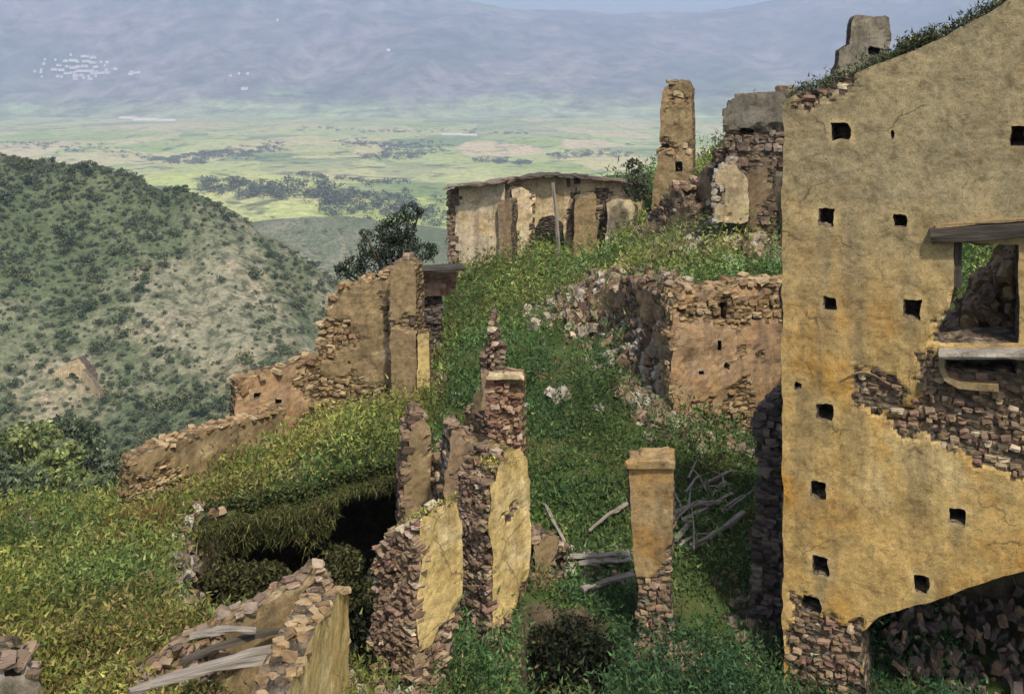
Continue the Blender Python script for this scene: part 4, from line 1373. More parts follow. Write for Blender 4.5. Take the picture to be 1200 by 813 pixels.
# growth hanging over the broken edge of the turf crust, in uneven tresses
NF = 13000
tf = rng.uniform(0, 1, NF)
seg = np.array(CRUST[:5])
ki = np.minimum((tf * 4).astype(int), 3)
fx = seg[ki] + (seg[ki + 1] - seg[ki]) * (tf * 4 - ki)[:, None]
Xf, Yf = fx[:, 0] + rng.normal(0, .08, NF), fx[:, 1] + rng.normal(0.0, .16, NF)
tress = np.clip(0.36 + 1.2 * fbm(Xf * 1.1, 0 * Xf, 0, 133, 4), 0.12, 1.6)
Yf = Yf - 0.35 * rng.random(NF) * tress
Zb = np.r_[z_fast(Xb, Yb), z_main(Xf, Yf) - 0.1 - rng.random(NF) ** 2.2 * tress * 1.1]
hang = np.r_[np.zeros(len(Xb)), np.ones(NF)]
Xb, Yb = np.r_[Xb, Xf], np.r_[Yb, Yf]
nb = len(Xb)
# brambles trailing among the grass of that edge
NL = 9000
tl = rng.uniform(0, 1, NL)
kl = np.minimum((tl * 4).astype(int), 3)
fl = seg[kl] + (seg[kl + 1] - seg[kl]) * (tl * 4 - kl)[:, None]
lump = np.clip(0.4 + 1.6 * fbm(fl[:, 0] * 1.5, 0 * tl, 0, 137, 3), 0.05, 1.4)
dl = rng.random(NL) ** 1.5
pl_ = np.c_[fl[:, 0] + rng.normal(0, .12, NL), fl[:, 1] + 0.15 - 0.45 * rng.random(NL) * lump, z_main(fl[:, 0], fl[:, 1]) + 0.12 - dl * lump * 1.15]
Vl, Fl, cl_ = leaves(pl_, rng.uniform(0.03, 0.06, NL), shade([(0.07, 0.095, 0.03), (0.045, 0.06, 0.024), (0.1, 0.11, 0.035)], NL, rng), rng)
tag(mesh_obj('trailing_brambles', Vl, Fl, M['leaf'], cols=cl_), 'brambles trailing over the broken edge of the turf bank', 'brambles', kind='stuff')
hb = rng.uniform(0.12, 0.38, nb)
th = rng.uniform(0, 2 * math.pi, nb)
wd = 0.004 + 0.0006 * Yb
ax = np.c_[np.cos(th), np.sin(th), np.zeros(nb)] * wd[:, None]
ln = rng.normal(0, 0.1, (nb, 3))
ln[:, 2] = hb
hk = hang > 0
ln[hk] = np.c_[rng.normal(0, .12, hk.sum()), -rng.uniform(-0.05, 0.2, hk.sum()), rng.uniform(-0.3, 0.16, hk.sum())]
ax[hk] *= 0.6
ln[hk] *= 0.55
b0 = np.c_[Xb, Yb, Zb - 0.02]
V = np.stack([b0 - ax, b0 + ax, b0 + ln], 1).reshape(-1, 3)
cb = shade(pal['s'] + pal['l'] + [(0.14, 0.13, 0.04)], nb, rng, 0.25)
cb[hk] = shade([(0.12, 0.12, 0.04), (0.08, 0.1, 0.03), (0.05, 0.065, 0.025), (0.16, 0.135, 0.05)], hk.sum(), rng, 0.3)
tag(mesh_obj('dry_grass', V, np.arange(nb * 3).reshape(nb, 3), M['leaf'], cols=np.repeat(cb, 3, 0)), 'thin dry grass blades on the banks', 'grass', kind='stuff')

# weeds rooted along the top of the tall wall
pts = []
wr = np.random.default_rng(66)
for (u0, v0, u1, v1, k) in ((922, 116, 1000, 88, 900), (1000, 88, 1110, 40, 1700), (1110, 40, 1200, -8, 1300), (1050, 62, 1095, 44, 900)):
    t = wr.uniform(0, 1, k)
    for q in t:
        p = np.array(wpt(u0 + (u1 - u0) * q, v0 + (v1 - v0) * q, wr.uniform(0, 0.9)))
        p[2] += abs(wr.normal(0, 0.09)) - 0.02
        pts.append(p)
pts = np.array(pts)
V, Fq, cc = blades(pts, wr.uniform(0.02, 0.045, len(pts)), shade([(0.07, 0.08, 0.04), (0.15, 0.16, 0.08), (0.045, 0.05, 0.03)], len(pts), wr), wr)
tag(mesh_obj('wall_top_weeds', V, Fq, M['leaf'], cols=cc), 'weeds growing along the sloping top of the tall wall', 'weeds', kind='stuff')

mo = []
for (f_, sL, zt, sl_, th, k) in ((Frame((492, 12.2), (543, 12.75)), 0.7, P(520, 588, 12.45)[2], 0.75, 0.8, 900), (Frame((575, 14.0), (622, 14.5)), 0.55, P(600, 536, 14.2)[2], 0.1, 0.5, 500)):
    for _ in range(k):
        a_, d_ = wr.uniform(0, sL), wr.uniform(-0.03, th) * wr.random() ** 0.5
        p = f_.a + f_.e * a_ + f_.n * d_
        mo.append((p[0], p[1], zt - sl_ * d_ - wr.uniform(-0.03, 0.14)))
mo = np.array(mo)
V, Fq, cc = blades(mo, wr.uniform(0.015, 0.035, len(mo)), shade([(0.34, 0.31, 0.07), (0.26, 0.25, 0.06), (0.4, 0.36, 0.12)], len(mo), wr), wr)
tag(mesh_obj('yellow_moss', V, Fq, M['leaf'], cols=cc), 'yellow green moss on the tops of the middle piers', 'moss', kind='stuff')

# ------------------------------------------------------------------ rubble and boulders
xs = np.array([q[0] for q in rub])
yy = np.array([q[1] for q in rub])
zz = z_fast(xs, yy)
lst = []
places = {}
for (x, y, s, mk_, plc), z in zip(rub, zz):
    places[len(lst)] = plc
    lst.append(((x, y, z + s * rr.uniform(-0.05, 0.22)), (rr.uniform(0, 6), rr.uniform(0, 6), rr.uniform(0, 6)),
                (s * rr.uniform(0.8, 1.4), s * rr.uniform(0.7, 1.1), s * rr.uniform(0.5, 0.9)), rr.randrange(10), mk_))
# debris inside the broken foot of the tall wall and behind its window
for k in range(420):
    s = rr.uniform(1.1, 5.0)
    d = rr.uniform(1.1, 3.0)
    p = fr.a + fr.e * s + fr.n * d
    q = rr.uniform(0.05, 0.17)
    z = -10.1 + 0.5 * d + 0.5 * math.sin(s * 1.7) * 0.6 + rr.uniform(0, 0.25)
    lst.append(((p[0], p[1], z), (rr.uniform(0, 6), rr.uniform(0, 6), rr.uniform(0, 6)), (q * 1.6, q, q * 0.55), rr.randrange(10), rr.choice(['stone_dark', 'stone_dark', 'stone_dark', 'stone_wall'])))  # mostly dark stones: the cavity's shade is put into their colour
pairs = [(l, places[i]) for i, l in enumerate(lst) if i in places and l[0][1] < 31]
big = sorted(pairs, key=lambda l: -max(l[0][2]) / l[0][0][1])
win = []
for k in range(1900):
    s = rr.uniform(2.1, 5.4)
    d = rr.uniform(1.3, 3.2)
    p = fr.a + fr.e * s + fr.n * d
    hz = -4.5 + (s - 2.1) * 1.55 + (d - 1.2) * 0.05
    q = rr.uniform(0.06, 0.22)
    win.append(((p[0], p[1], hz - rr.random() ** 2 * 1.6), (rr.uniform(0, 6), rr.uniform(0, 6), rr.uniform(0, 6)), (q * 1.4, q, q * 0.7), rr.randrange(10), rr.choice(['stone_wall', 'stone_ochre', 'stone'])))
nbig = 46
mg = {'stone': 'brown grey', 'stone_pale': 'pale', 'stone_dark': 'dark', 'stone_wall': 'brown', 'stone_ochre': 'ochre'}
chosen, per = [], {}
rank = ('largest', 'second largest', 'third largest')
for l, plc in big:
    k = (mg[l[4]], plc)
    if per.get(k, 0) >= 3 or len(chosen) >= 60: continue
    per[k] = per.get(k, 0) + 1
    loc, rot, scl, ti, mk_ = l
    chosen.append(l)
    o = bpy.data.objects.new('boulder', stone_mesh(ti, mk_))
    o.location, o.rotation_euler, o.scale = loc, rot, scl
    COL.objects.link(o)
    tag(o, '%s %s tumbled stone %s' % (rank[per[k] - 1], k[0], plc), 'boulder', 'stones tumbled ' + plc)
ids = set(id(b) for b in chosen)
tag(join_stones('rubble', [l for l in lst if id(l) not in ids]), 'tumbled stones along the terrace edge and at the feet of the walls', 'rubble', kind='stuff')
tag(join_stones('window_rubble', win), 'heap of broken stone seen through the window of the tall wall', 'rubble', kind='stuff')
# pale quarried stones lying on the green slope
for i, (u, v, Y, s, lb) in enumerate(((648, 462, 23.6, .3, 'left stone of the whitish pair in the middle of the green slope'), (661, 463, 23.6, .32, 'right stone of the whitish pair in the middle of the green slope'),
        (655, 474, 23.4, .22, 'small whitish stone just below the pair on the green slope'), (533, 463, 24, .26, 'whitish stone in the weeds left of the brick pillar'),
        (616, 492, 22.6, .2, 'small whitish stone right of the brick pillar'), (702, 482, 22.4, .18, 'lone small whitish stone on the slope above the lone pier'),
        (768, 462, 22.6, .36, 'pale block at the left foot of the pinkish retaining wall'), (715, 412, 24.9, .32, 'pale block below the stony terrace edge'),
        (626, 374, 28, .32, 'left pale block at the tip of the stony spur'), (642, 366, 28.5, .34, 'right pale block at the tip of the stony spur'))):
    x, y = XY(u, Y)
    o = bpy.data.objects.new('boulder', stone_mesh(i % 10, 'stone_pale'))
    o.location = (x, y, float(z_fast(x, y)) + s * 0.25)
    o.rotation_euler = (rr.uniform(0, 6), rr.uniform(0, 6), rr.uniform(0, 6))
    o.scale = (s * 1.3, s, s * 0.8)
    COL.objects.link(o)
    tag(o, lb, 'boulder', 'whitish stones on the green slope')

# ------------------------------------------------------------------ fallen timbers
fall_spec = [((792, 632), (850, 565), 'long pale pole slanting up from the lone pier to the right'), ((800, 610), (858, 578), 'pale fallen pole crossing the long slanting pole'),
             ((790, 600), (845, 588), 'nearly level pale pole right of the lone pier'), ((810, 640), (872, 600), 'lowest pale pole right of the lone pier'),
             ((820, 570), (858, 552), 'short upper pole right of the lone pier'), ((668, 652), (738, 648), 'level pale plank left of the lone pier'),
             ((678, 660), (740, 655), 'second level plank left of the lone pier, lower'), ((690, 622), (736, 590), 'thin pole leaning toward the left side of the lone pier'),
             ((638, 590), (662, 636), 'thin pole leaning on the short wall stub'), ((682, 690), (742, 672), 'dark plank lying in weeds below the level planks')]
for i, (a, b, lb) in enumerate(fall_spec):
    ends = []
    for (u, v) in (a, b):
        # march along the sight line to the ground
        Ys = np.linspace(13, 24, 400)
        px, pz = (u - CU) / F * Ys, -(v - CV) / F * Ys
        hit = np.argmax(pz < z_ground(px, Ys) + 0.2)
        ends.append((px[hit], Ys[hit], pz[hit]))
    w = (0.085, 0.07, 0.065, 0.08, 0.06, 0.14, 0.12, 0.05, 0.05, 0.11)[i]
    tag(beam('fallen_pole' if 'pole' in lb else 'fallen_plank', ends[0], ends[1], w, w * (0.9 if 'pole' in lb else 0.4), 'wood_grey', None, 150 + i, rr.uniform(-.05, .08), 0.02),
        lb, 'pole' if 'pole' in lb else 'plank', 'fallen timbers around the lone pier')
for i in range(14):
    u, v = rr.uniform(785, 862), rr.uniform(560, 650)
    Ys = np.linspace(13, 24, 400)
    px, pz = (u - CU) / F * Ys, -(v - CV) / F * Ys
    hit = np.argmax(pz < z_fast(px, Ys) + 0.22)
    p = np.array((px[hit], Ys[hit], pz[hit]))
    an = rr.gauss(0.75, 0.45)
    ln_ = rr.uniform(0.5, 1.3)
    q = p + np.array((math.cos(an) * ln_, math.sin(an) * ln_, 0))
    q[2] = float(z_fast(q[0], q[1])) + rr.uniform(0.15, 0.4)
    md = (p + q) / 2 + np.array((rr.gauss(0, .06), rr.gauss(0, .06), rr.uniform(0, .12)))
    V, fc = tube([p, md, q], rr.uniform(0.018, 0.03), 0.01, 5)
    tag(mesh_obj('dead_branch', V, fc, M['wood_grey']), 'thin dead branch in the pale tangle right of the lone pier', 'branch', 'tangle of dead branches right of the lone pier')
# bare branch on the left slope
b0 = np.array(P(45, 640, 17.5))
b0[2] = float(z_fast(b0[0], b0[1])) - 0.05
tg = P(22, 586, 17.8)
V, fc = tube([b0, (b0 + tg) / 2 + np.array((0.08, 0, 0.05)), tg], 0.04, 0.015)
for q, e2 in ((0.5, (-0.35, 0.1, 0.3)), (0.7, (0.3, 0, 0.25)), (0.35, (-0.3, 0, 0.1))):
    n0 = len(V)
    p = b0 + (tg - b0) * q
    v, f = tube([p, p + np.array(e2) * 0.6, p + np.array(e2)], 0.018, 0.006, 4)
    V += v
    fc += [tuple(k + n0 for k in g) for g in f]
tag(mesh_obj('bare_branch', V, fc, M['bark']), 'bare dark forked branch sticking up on the left bank', 'branch')
# straw tussocks by the boundary wall
for i, (u, v, Y) in enumerate(((182, 625, 17.5), (142, 612, 19.5), (118, 650, 16.5))):
    x, y = XY(u, Y)
    z = float(z_fast(x, y))
    g = np.random.default_rng(500 + i)
    k = 420
    th = g.uniform(0, 2 * math.pi, k)
    b0 = np.c_[x + g.normal(0, .13, k), y + g.normal(0, .13, k), np.full(k, z - 0.05)]
    ln = np.c_[g.normal(0, .17, k), g.normal(0, .17, k), g.uniform(0.25, 0.6, k)]
    ax = np.c_[np.cos(th), np.sin(th), np.zeros(k)] * 0.016
    V = np.stack([b0 - ax, b0 + ax, b0 + ln], 1).reshape(-1, 3)
    o = mesh_obj('grass_tussock', V, np.arange(k * 3).reshape(k, 3), M['leaf'], cols=np.repeat(shade([(0.33, 0.2, 0.06), (0.26, 0.17, 0.06), (0.2, 0.16, 0.05)], k, g), 3, 0))
    tag(o, ('dry golden grass tussock nearest the end of the long low wall', 'dry golden grass tussock at the top of the left bank', 'lowest dry golden grass tussock on the left bank')[i], 'tussock', 'dry tussocks on the left bank')

# ------------------------------------------------------------------ hillside, valley, mountains
hill_pts = [C(0, 178, 400), C(120, 208, 400), C(200, 238, 392), C(250, 268, 385), C(300, 305, 376), C(345, 345, 366), C(390, 400, 345), C(470, 470, 330), C(560, 520, 340),
            C(100, 590, 250), C(0, 600, 240), C(200, 540, 258), C(300, 490, 272), C(360, 450, 282), C(150, 390, 320), C(0, 380, 315), C(280, 380, 330), C(-200, 160, 400), C(-200, 600, 240),
            C(100, 300, 355), C(230, 310, 360), C(-500, 150, 420), C(-450, 600, 240), (-30, 160, -95), (40, 200, -110), (-80, 170, -98), (-150, 170, -95), (120, 300, -150),
            (-260, 520, -95), (-120, 520, -110), (0, 520, -150), (120, 520, -180), (-340, 600, -110), (-30, 110, -85), (60, 110, -88), (-100, 110, -92)]
TH = TPS(hill_pts, 0.02)


def z_hill(x, y):
    g = 1 - np.abs(fbm(x * 0.022 + 0.012 * y, y * 0.004, 0, 45, 3)) * 2.6
    return TH(x, y) + 4.5 * fbm(x * 0.02, y * 0.02, 0, 41, 5) - 3.5 * np.clip(g, 0, 1) + 0.5 * fbm(x * 0.15, y * 0.15, 0, 42, 3)


def cover(x, y):
    """how thickly the scrub stands, 0..1"""
    ux_ = CU + F * x / y
    ridge = sstep(325, 395, y) * sstep(300, 60, ux_)
    low = sstep(325, 268, y) * 0.5
    return np.clip(0.2 + 1.25 * fbm(x * 0.014, y * 0.010, 0, 43, 5, 0.6) + 0.75 * ridge + low + 0.3 * sstep(60, -40, ux_) - 0.4 * np.exp(-((ux_ - 215) / 85) ** 2 - ((y - 345) / 38) ** 2), 0, 1)


def hill_mat():
    t = NT('scrubby_hillside', 0.95, 0.05)
    a = t.noise(0.02, 5, 0.6)
    c = t.ramp(a, [(0.35, (0.2, 0.205, 0.12)), (0.5, (0.27, 0.25, 0.16)), (0.66, (0.40, 0.315, 0.20))])
    b = t.noise(0.22, 5, 0.7)
    c = t.mix(t.ramp(b, [(0.45, 0.0), (0.6, 0.8)]), c, (0.06, 0.075, 0.04))
    cv = t.n('Attribute', attribute_name='cover').outputs['Fac']
    cv = t.math('ADD', cv, t.math('MULTIPLY', t.math('SUBTRACT', t.noise(0.09, 6, 0.75, off=7), 0.5), 1.5))
    c = t.mix(t.ramp(cv, [(0.3, 0.0), (0.75, 0.8)]), c, (0.085, 0.115, 0.05))
    d = t.noise(0.6, 5, 0.75)
    c = t.mix(1.0, c, t.ramp(d, [(0.3, 0.5), (0.7, 1.45)]), 'MULTIPLY')
    t.bump(d, 0.8, 1.0)
    return t.color(c)


M['hill'] = hill_mat()
nh, mh = 200, 260
Xh, Yh = np.meshgrid(np.linspace(-330, 180, mh), np.linspace(95, 640, nh))
Zh = z_hill(Xh, Yh)
fade = sstep(430, 640, Yh)
Zh = Zh - fade * 140
ih = np.arange(nh * mh).reshape(nh, mh)
qh = np.stack([ih[:-1, :-1], ih[:-1, 1:], ih[1:, 1:], ih[1:, :-1]], -1).reshape(-1, 4)
hs = mesh_obj('hillside', np.c_[Xh.ravel(), Yh.ravel(), Zh.ravel()], qh, M['hill'], smooth=True)
tag(hs, kind='structure')
at = hs.data.attributes.new('cover', 'FLOAT', 'POINT')
at.data.foreach_set('value', cover(Xh, Yh).ravel())
# slope that joins the near ground to the hillside foot
Xs, Ys_ = np.meshgrid(np.linspace(-140, 140, 70), np.linspace(55, 130, 30))
Zs = -20 - (Ys_ - 55) * 1.05 - 8 * sstep(0, -80, Xs) + 22 * sstep(5, 50, Xs) + 1.0 * fbm(Xs * .1, Ys_ * .1, 0, 44, 4) - 3
is_ = np.arange(Xs.size).reshape(Xs.shape)
qs = np.stack([is_[:-1, :-1], is_[:-1, 1:], is_[1:, 1:], is_[1:, :-1]], -1).reshape(-1, 4)
tag(mesh_obj('gully_slope', np.c_[Xs.ravel(), Ys_.ravel(), Zs.ravel()], qs, M['hill'], smooth=True), kind='structure')

# shrubs of the hillside
M['shrub'] = shrub_mat('hillside_shrub', [(0, (0.04, 0.062, 0.032)), (0.4, (0.06, 0.085, 0.04)), (0.75, (0.09, 0.115, 0.052)), (1, (0.14, 0.15, 0.07))])
shr = []
for i in range(6):
    g = np.random.default_rng(700 + i)
    cen = [g.normal(0, 0.22, 3) * np.array((1, 1, 0.4)) + np.array((0, 0, 0.4)) for _ in range(5)]
    pts = blob_points(cen, [g.uniform(0.25, 0.42) for _ in range(5)], 110, g, 0.8)
    V, Fq, _ = leaves(pts, g.uniform(0.1, 0.2, len(pts)), np.ones((len(pts), 3)), g, 1.1)
    shr.append((V, Fq))
g = np.random.default_rng(71)
cand = []
N = 12000
ux = g.uniform(-140, 520, N)
Yy = g.uniform(235, 410, N)
xx = (ux - CU) / F * Yy
zh = z_hill(xx, Yy)
den = cover(xx, Yy)
keeps = g.random(N) < 0.07 + 0.93 * den ** 1.5
vv_ = CV - F * zh / Yy
front_ok = (vv_ > 120) & (vv_ < 640)
keeps &= front_ok
ux, Yy, xx, zh = ux[keeps], Yy[keeps], xx[keeps], zh[keeps]
ss = np.clip(np.exp(g.normal(0.3, 0.5, len(xx))), 0.5, 5.0)
inframe = (ux > 0) & (ux < 375)
order = np.argsort(-(ss / Yy) * inframe)
smesh = []
for i, (V, Fq) in enumerate(shr):
    me = bpy.data.meshes.new('shrub')
    me.from_pydata([tuple(v) for v in V], [], [tuple(f) for f in Fq])
    me.materials.append(M['shrub'])
    smesh.append(me)
for j in order[:300]:
    o = bpy.data.objects.new('hillside_shrub', smesh[int(g.integers(6))])
    o.location = (xx[j], Yy[j], zh[j] - 0.1)
    o.rotation_euler = (0, 0, g.uniform(0, 6.28))
    o.scale = (ss[j], ss[j], ss[j] * g.uniform(0.8, 1.1))
    COL.objects.link(o)
    vv0 = CV - F * zh[j] / Yy[j]
    zone = ('upper', 'middle', 'lower')[int(np.clip((vv0 - 175 - 0.3 * ux[j]) / 110, 0, 2))] + ' ' + ('left', 'centre', 'right')[int(np.clip(ux[j] / 125, 0, 2))]
    tag(o, 'rounded dark green shrub on the %s of the far hillside' % zone, 'shrub', 'shrubs on the %s of the hillside' % zone)
VV, FF, n = [], [], 0
for j in order[300:]:
    V, Fq = shr[int(g.integers(6))]
    a = g.uniform(0, 6.28)
    R_ = np.array(((math.cos(a), -math.sin(a), 0), (math.sin(a), math.cos(a), 0), (0, 0, 1)))
    VV.append(V @ R_.T * ss[j] + np.array((xx[j], Yy[j], zh[j] - 0.1)))
    FF.append(Fq + n)
    n += len(V)
tag(mesh_obj('hillside_scrub', np.concatenate(VV), np.concatenate(FF), shrub_mat('scrub', [(0, (0.095, 0.115, 0.068)), (1, (0.095, 0.115, 0.068))])),
    'dense low scrub over the left hillside', 'scrub', kind='stuff')
# leafy trees at the foot of the hillside, standing in the gully just beyond the left bank
def z_gully(x, y):
    return -20 - (y - 55) * 1.05 - 8 * sstep(0, -80, x) + 22 * sstep(5, 50, x) - 3
gt = np.random.default_rng(171)
words = ('far left', 'left', 'middle', 'right', 'far right')
for i, (u, vt, Y, w, ci) in enumerate(((12, 545, 58, 2.3, 1), (48, 492, 66, 2.9, 0), (78, 515, 62, 2.6, 0), (108, 560, 57, 1.8, 1), (25, 520, 72, 2.6, 1), (130, 540, 66, 2.1, 1), (150, 525, 78, 2.2, 1), (92, 490, 84, 2.6, 1), (-30, 520, 62, 3, 0))):
    x = (u - CU) / F * Y
    zb_ = float(z_gully(np.array(x), np.array(Y)))
    H = -(vt - CV) / F * Y - zb_
    lob = [(gt.uniform(-.6, .6) * w, gt.uniform(-.5, .5) * w, H - gt.uniform(0.25, 2.2) * w * 0.8, w * gt.uniform(0.32, 0.5)) for _ in range(10)]
    lob[0] = (0, 0, H - w * 0.4, w * 0.45)
    tree('leafy_tree', ('pale yellow green tree', 'grey green tree')[ci] + ' at the foot of the left hillside, %s' % ('nearest the left edge', 'tallest and palest one', 'just right of the tallest', 'smallest one',
         'behind the leftmost one', 'left of the long low wall', 'highest on the right', 'behind the palest one', 'beyond the left edge')[i], 'tree', (x, Y, zb_), lob, 3600, 0.26,
         ([(0.2, 0.24, 0.08), (0.27, 0.29, 0.11), (0.14, 0.18, 0.07)], [(0.11, 0.14, 0.075), (0.15, 0.18, 0.1), (0.08, 0.105, 0.06)])[ci], 0.25, 180 + i, 'trees at the foot of the hillside')
# small ruin on the hillside
hx, hy = XY(90, 300)
root = thing('hillside_ruin', 'small pale stone ruin with an arched opening on the left hillside', 'ruin', (hx, hy, float(z_hill(hx, hy))))
section(root, 'wall_face', (62, 300), (117, 300), [(64, 436), (76, 426), (92, 420), (102, 432), (112, 447), (117, 500), (62, 500)], 3.5, ['pale', 'rubble'], cell=0.7, rag=0.5, amp=0.2,
        holes=[[(76, 500), (77, 444), (84, 436), (92, 442), (94, 500)]], seed=131, rag_scale=0.4)
section(root, 'side_wall', (96, 299), (118, 292), [(96, 432), (108, 445), (118, 462), (118, 500), (96, 500)], 1.2, ['pale', 'rubble'], cell=0.6, rag=0.4, amp=0.15, seed=132, rag_scale=0.4)

# lower scrubby hill standing on the plain beyond the hillside
xf, yf = np.meshgrid(np.linspace(-760, 240, 110), np.linspace(820, 1560, 70))
zf = -262 + 86 * np.exp(-(((xf + 300) / 210) ** 2 + ((yf - 1180) / 150) ** 2)) + 46 * np.exp(-(((xf + 80) / 150) ** 2 + ((yf - 1230) / 110) ** 2)) + 7 * fbm(xf * .012, yf * .012, 0, 47, 4)
zf -= 60 * (1 - sstep(0, 0.12, np.minimum.reduce([(xf + 760) / 1000, (240 - xf) / 1000, (yf - 820) / 740, (1560 - yf) / 740])))
jf = np.arange(xf.size).reshape(xf.shape)
fo = mesh_obj('far_hill', np.c_[xf.ravel(), yf.ravel(), zf.ravel()], np.stack([jf[:-1, :-1], jf[:-1, 1:], jf[1:, 1:], jf[1:, :-1]], -1).reshape(-1, 4), M['hill'], smooth=True)
tag(fo, kind='structure')
at = fo.data.attributes.new('cover', 'FLOAT', 'POINT')
at.data.foreach_set('value', np.clip(0.45 + 0.9 * fbm(xf * .006, yf * .006, 0, 48, 4), 0, 1).ravel())
# valley plain with fields
ZP = -250.0


def z_plain(x, y):
    h = 34 * fbm(x * 0.0016, y * 0.0013, 0, 61, 5) * sstep(6500, 3500, y) + 60 * np.exp(-(((x + 620) / 620) ** 2 + ((y - 1750) / 420) ** 2)) + 22 * np.exp(-(((x - 100) / 500) ** 2 + ((y - 2500) / 350) ** 2))
    return ZP + h + 150 * sstep(1250, 450, y) * 0.0


def plain_mat():
    t = NT('valley_fields', 0.95, 0.05)
    mp = t.n('Mapping')
    mp.inputs['Scale'].default_value = (0.0042, 0.0019, 0)
    mp.inputs['Rotation'].default_value = (0, 0, 0.5)
    t.l(t.coord(), mp.inputs[0])
    wob = t.n('TexNoise')
    wob.inputs['Scale'].default_value = 2.0
    t.l(mp.outputs[0], wob.inputs['Vector'])
    ad = t.mix(0.25, mp.outputs[0], wob.outputs['Color'], 'ADD')
    v = t.n('TexVoronoi')
    v.inputs['Scale'].default_value = 1.0
    t.l(ad, v.inputs['Vector'])
    s = t.n('SeparateColor')
    t.l(v.outputs['Color'], s.inputs[0])
    c = t.ramp(s.outputs[0], [(0.0, (0.3, 0.36, 0.09)), (0.25, (0.39, 0.42, 0.14)), (0.45, (0.52, 0.45, 0.2)), (0.6, (0.2, 0.26, 0.09)), (0.75, (0.43, 0.46, 0.15)), (0.9, (0.56, 0.44, 0.24)), (1.0, (0.34, 0.37, 0.16))], 'CONSTANT')
    v2 = t.n('TexVoronoi', feature='DISTANCE_TO_EDGE')
    t.l(ad, v2.inputs['Vector'])
    c = t.mix(t.ramp(v2.outputs['Distance'], [(0.0, 0.28), (0.03, 0.0)]), c, (0.1, 0.12, 0.06))
    big = t.noise(0.0016, 5, 0.65)
    c = t.mix(t.ramp(big, [(0.42, 0.0), (0.62, 0.65)]), c, (0.52, 0.46, 0.22))
    md = t.noise(0.012, 5, 0.7)
    c = t.mix(t.ramp(md, [(0.54, 0.0), (0.62, 0.85)]), c, (0.08, 0.1, 0.055))
    fi = t.noise(0.06, 4, 0.7)
    c = t.mix(1.0, c, t.ramp(fi, [(0.3, 0.65), (0.7, 1.4)]), 'MULTIPLY')
    return t.color(c)


M['plain'] = plain_mat()
yp = np.geomspace(420, 9000, 150)
ap = np.linspace(-1, 1, 160)
Ap, Yp = np.meshgrid(ap, yp)
Xp = Ap * (Yp * 0.85 + 900)
Zp = z_plain(Xp, Yp)
ip = np.arange(Xp.size).reshape(Xp.shape)
qp = np.stack([ip[:-1, :-1], ip[:-1, 1:], ip[1:, 1:], ip[1:, :-1]], -1).reshape(-1, 4)
tag(mesh_obj('valley_plain', np.c_[Xp.ravel(), Yp.ravel(), Zp.ravel()], qp, M['plain'], smooth=True), kind='structure')


def mount_mat():
    t = NT('mountain_slopes', 0.95, 0.05)
    a = t.noise(0.0011, 6, 0.65)
    c = t.ramp(a, [(0.32, (0.05, 0.06, 0.055)), (0.46, (0.12, 0.11, 0.1)), (0.58, (0.21, 0.16, 0.16)), (0.7, (0.16, 0.19, 0.09))])
    z = t.sep(t.coord())[2]
    low = t.n('MapRange')
    low.inputs[1].default_value = 40
    low.inputs[2].default_value = -235
    t.l(z, low.inputs[0])
    b = t.noise(0.0016, 5, 0.65, off=300, stretch=(0.7, 1.3, 1))
    gf = t.math('MULTIPLY', low.outputs[0], t.ramp(b, [(0.5, 0.0), (0.58, 1.0)]))
    c = t.mix(gf, c, (0.28, 0.34, 0.13))
    lw2 = t.n('MapRange')
    lw2.inputs[1].default_value = -120
    lw2.inputs[2].default_value = -240
    t.l(t.math('ADD', z, t.math('MULTIPLY', t.math('SUBTRACT', b, 0.5), 260)), lw2.inputs[0])
    c = t.mix(t.math('MULTIPLY', lw2.outputs[0], 0.8), c, (0.3, 0.33, 0.14))
    fi = t.noise(0.006, 5, 0.75)
    c = t.mix(1.0, c, t.ramp(fi, [(0.36, 0.45), (0.64, 1.7)]), 'MULTIPLY')
    f2 = t.noise(0.02, 4, 0.7, off=40)
    c = t.mix(t.ramp(f2, [(0.64, 0.0), (0.7, 0.5)]), c, (0.45, 0.41, 0.34))
    return t.color(c)


M['mount'] = mount_mat()
nm, mm = 150, 240
ym = np.linspace(5200, 12600, nm)
am = np.linspace(-0.78, 0.78, mm)
Am, Ym = np.meshgrid(am, ym)
Xm = Am * Ym
# ridge height set by bearing: dips right of centre
um = CU + F * Am
ridge_v = np.interp(um, [-300, 0, 250, 470, 600, 700, 850, 960, 1080, 1200, 1500], [-60, -55, -45, -16, 9, 14, 12, -2, -24, -40, -60])
rz_ = (CV - ridge_v) / F * 9600
tt_ = sstep(5650, 9700, Ym) ** 0.9
Zm = ZP - 25 + (rz_ + 275) * tt_ - 500 * sstep(9800, 12600, Ym)
gx = fbm(Xm * 0.0007, Ym * 0.0005, 0, 63, 6, 0.55)
Zm = Zm + 300 * gx * sstep(5600, 7200, Ym) * (1 - 0.72 * sstep(8400, 9500, Ym)) + 40 * fbm(Xm * .003, Ym * .003, 0, 64, 4) * sstep(5600, 7000, Ym)
im = np.arange(Xm.size).reshape(Xm.shape)
qm = np.stack([im[:-1, :-1], im[:-1, 1:], im[1:, 1:], im[1:, :-1]], -1).reshape(-1, 4)
tag(mesh_obj('mountains', np.c_[Xm.ravel(), Ym.ravel(), Zm.ravel()], qm, M['mount'], smooth=True), kind='structure')


def ray_to(fn, u, v, y0, y1):
    Ys = np.linspace(y0, y1, 4000)
    px, pz = (u - CU) / F * Ys, -(v - CV) / F * Ys
    h = np.argmax(pz < fn(px, Ys))
    return px[h], Ys[h], float(fn(np.array(px[h]), np.array(Ys[h])))


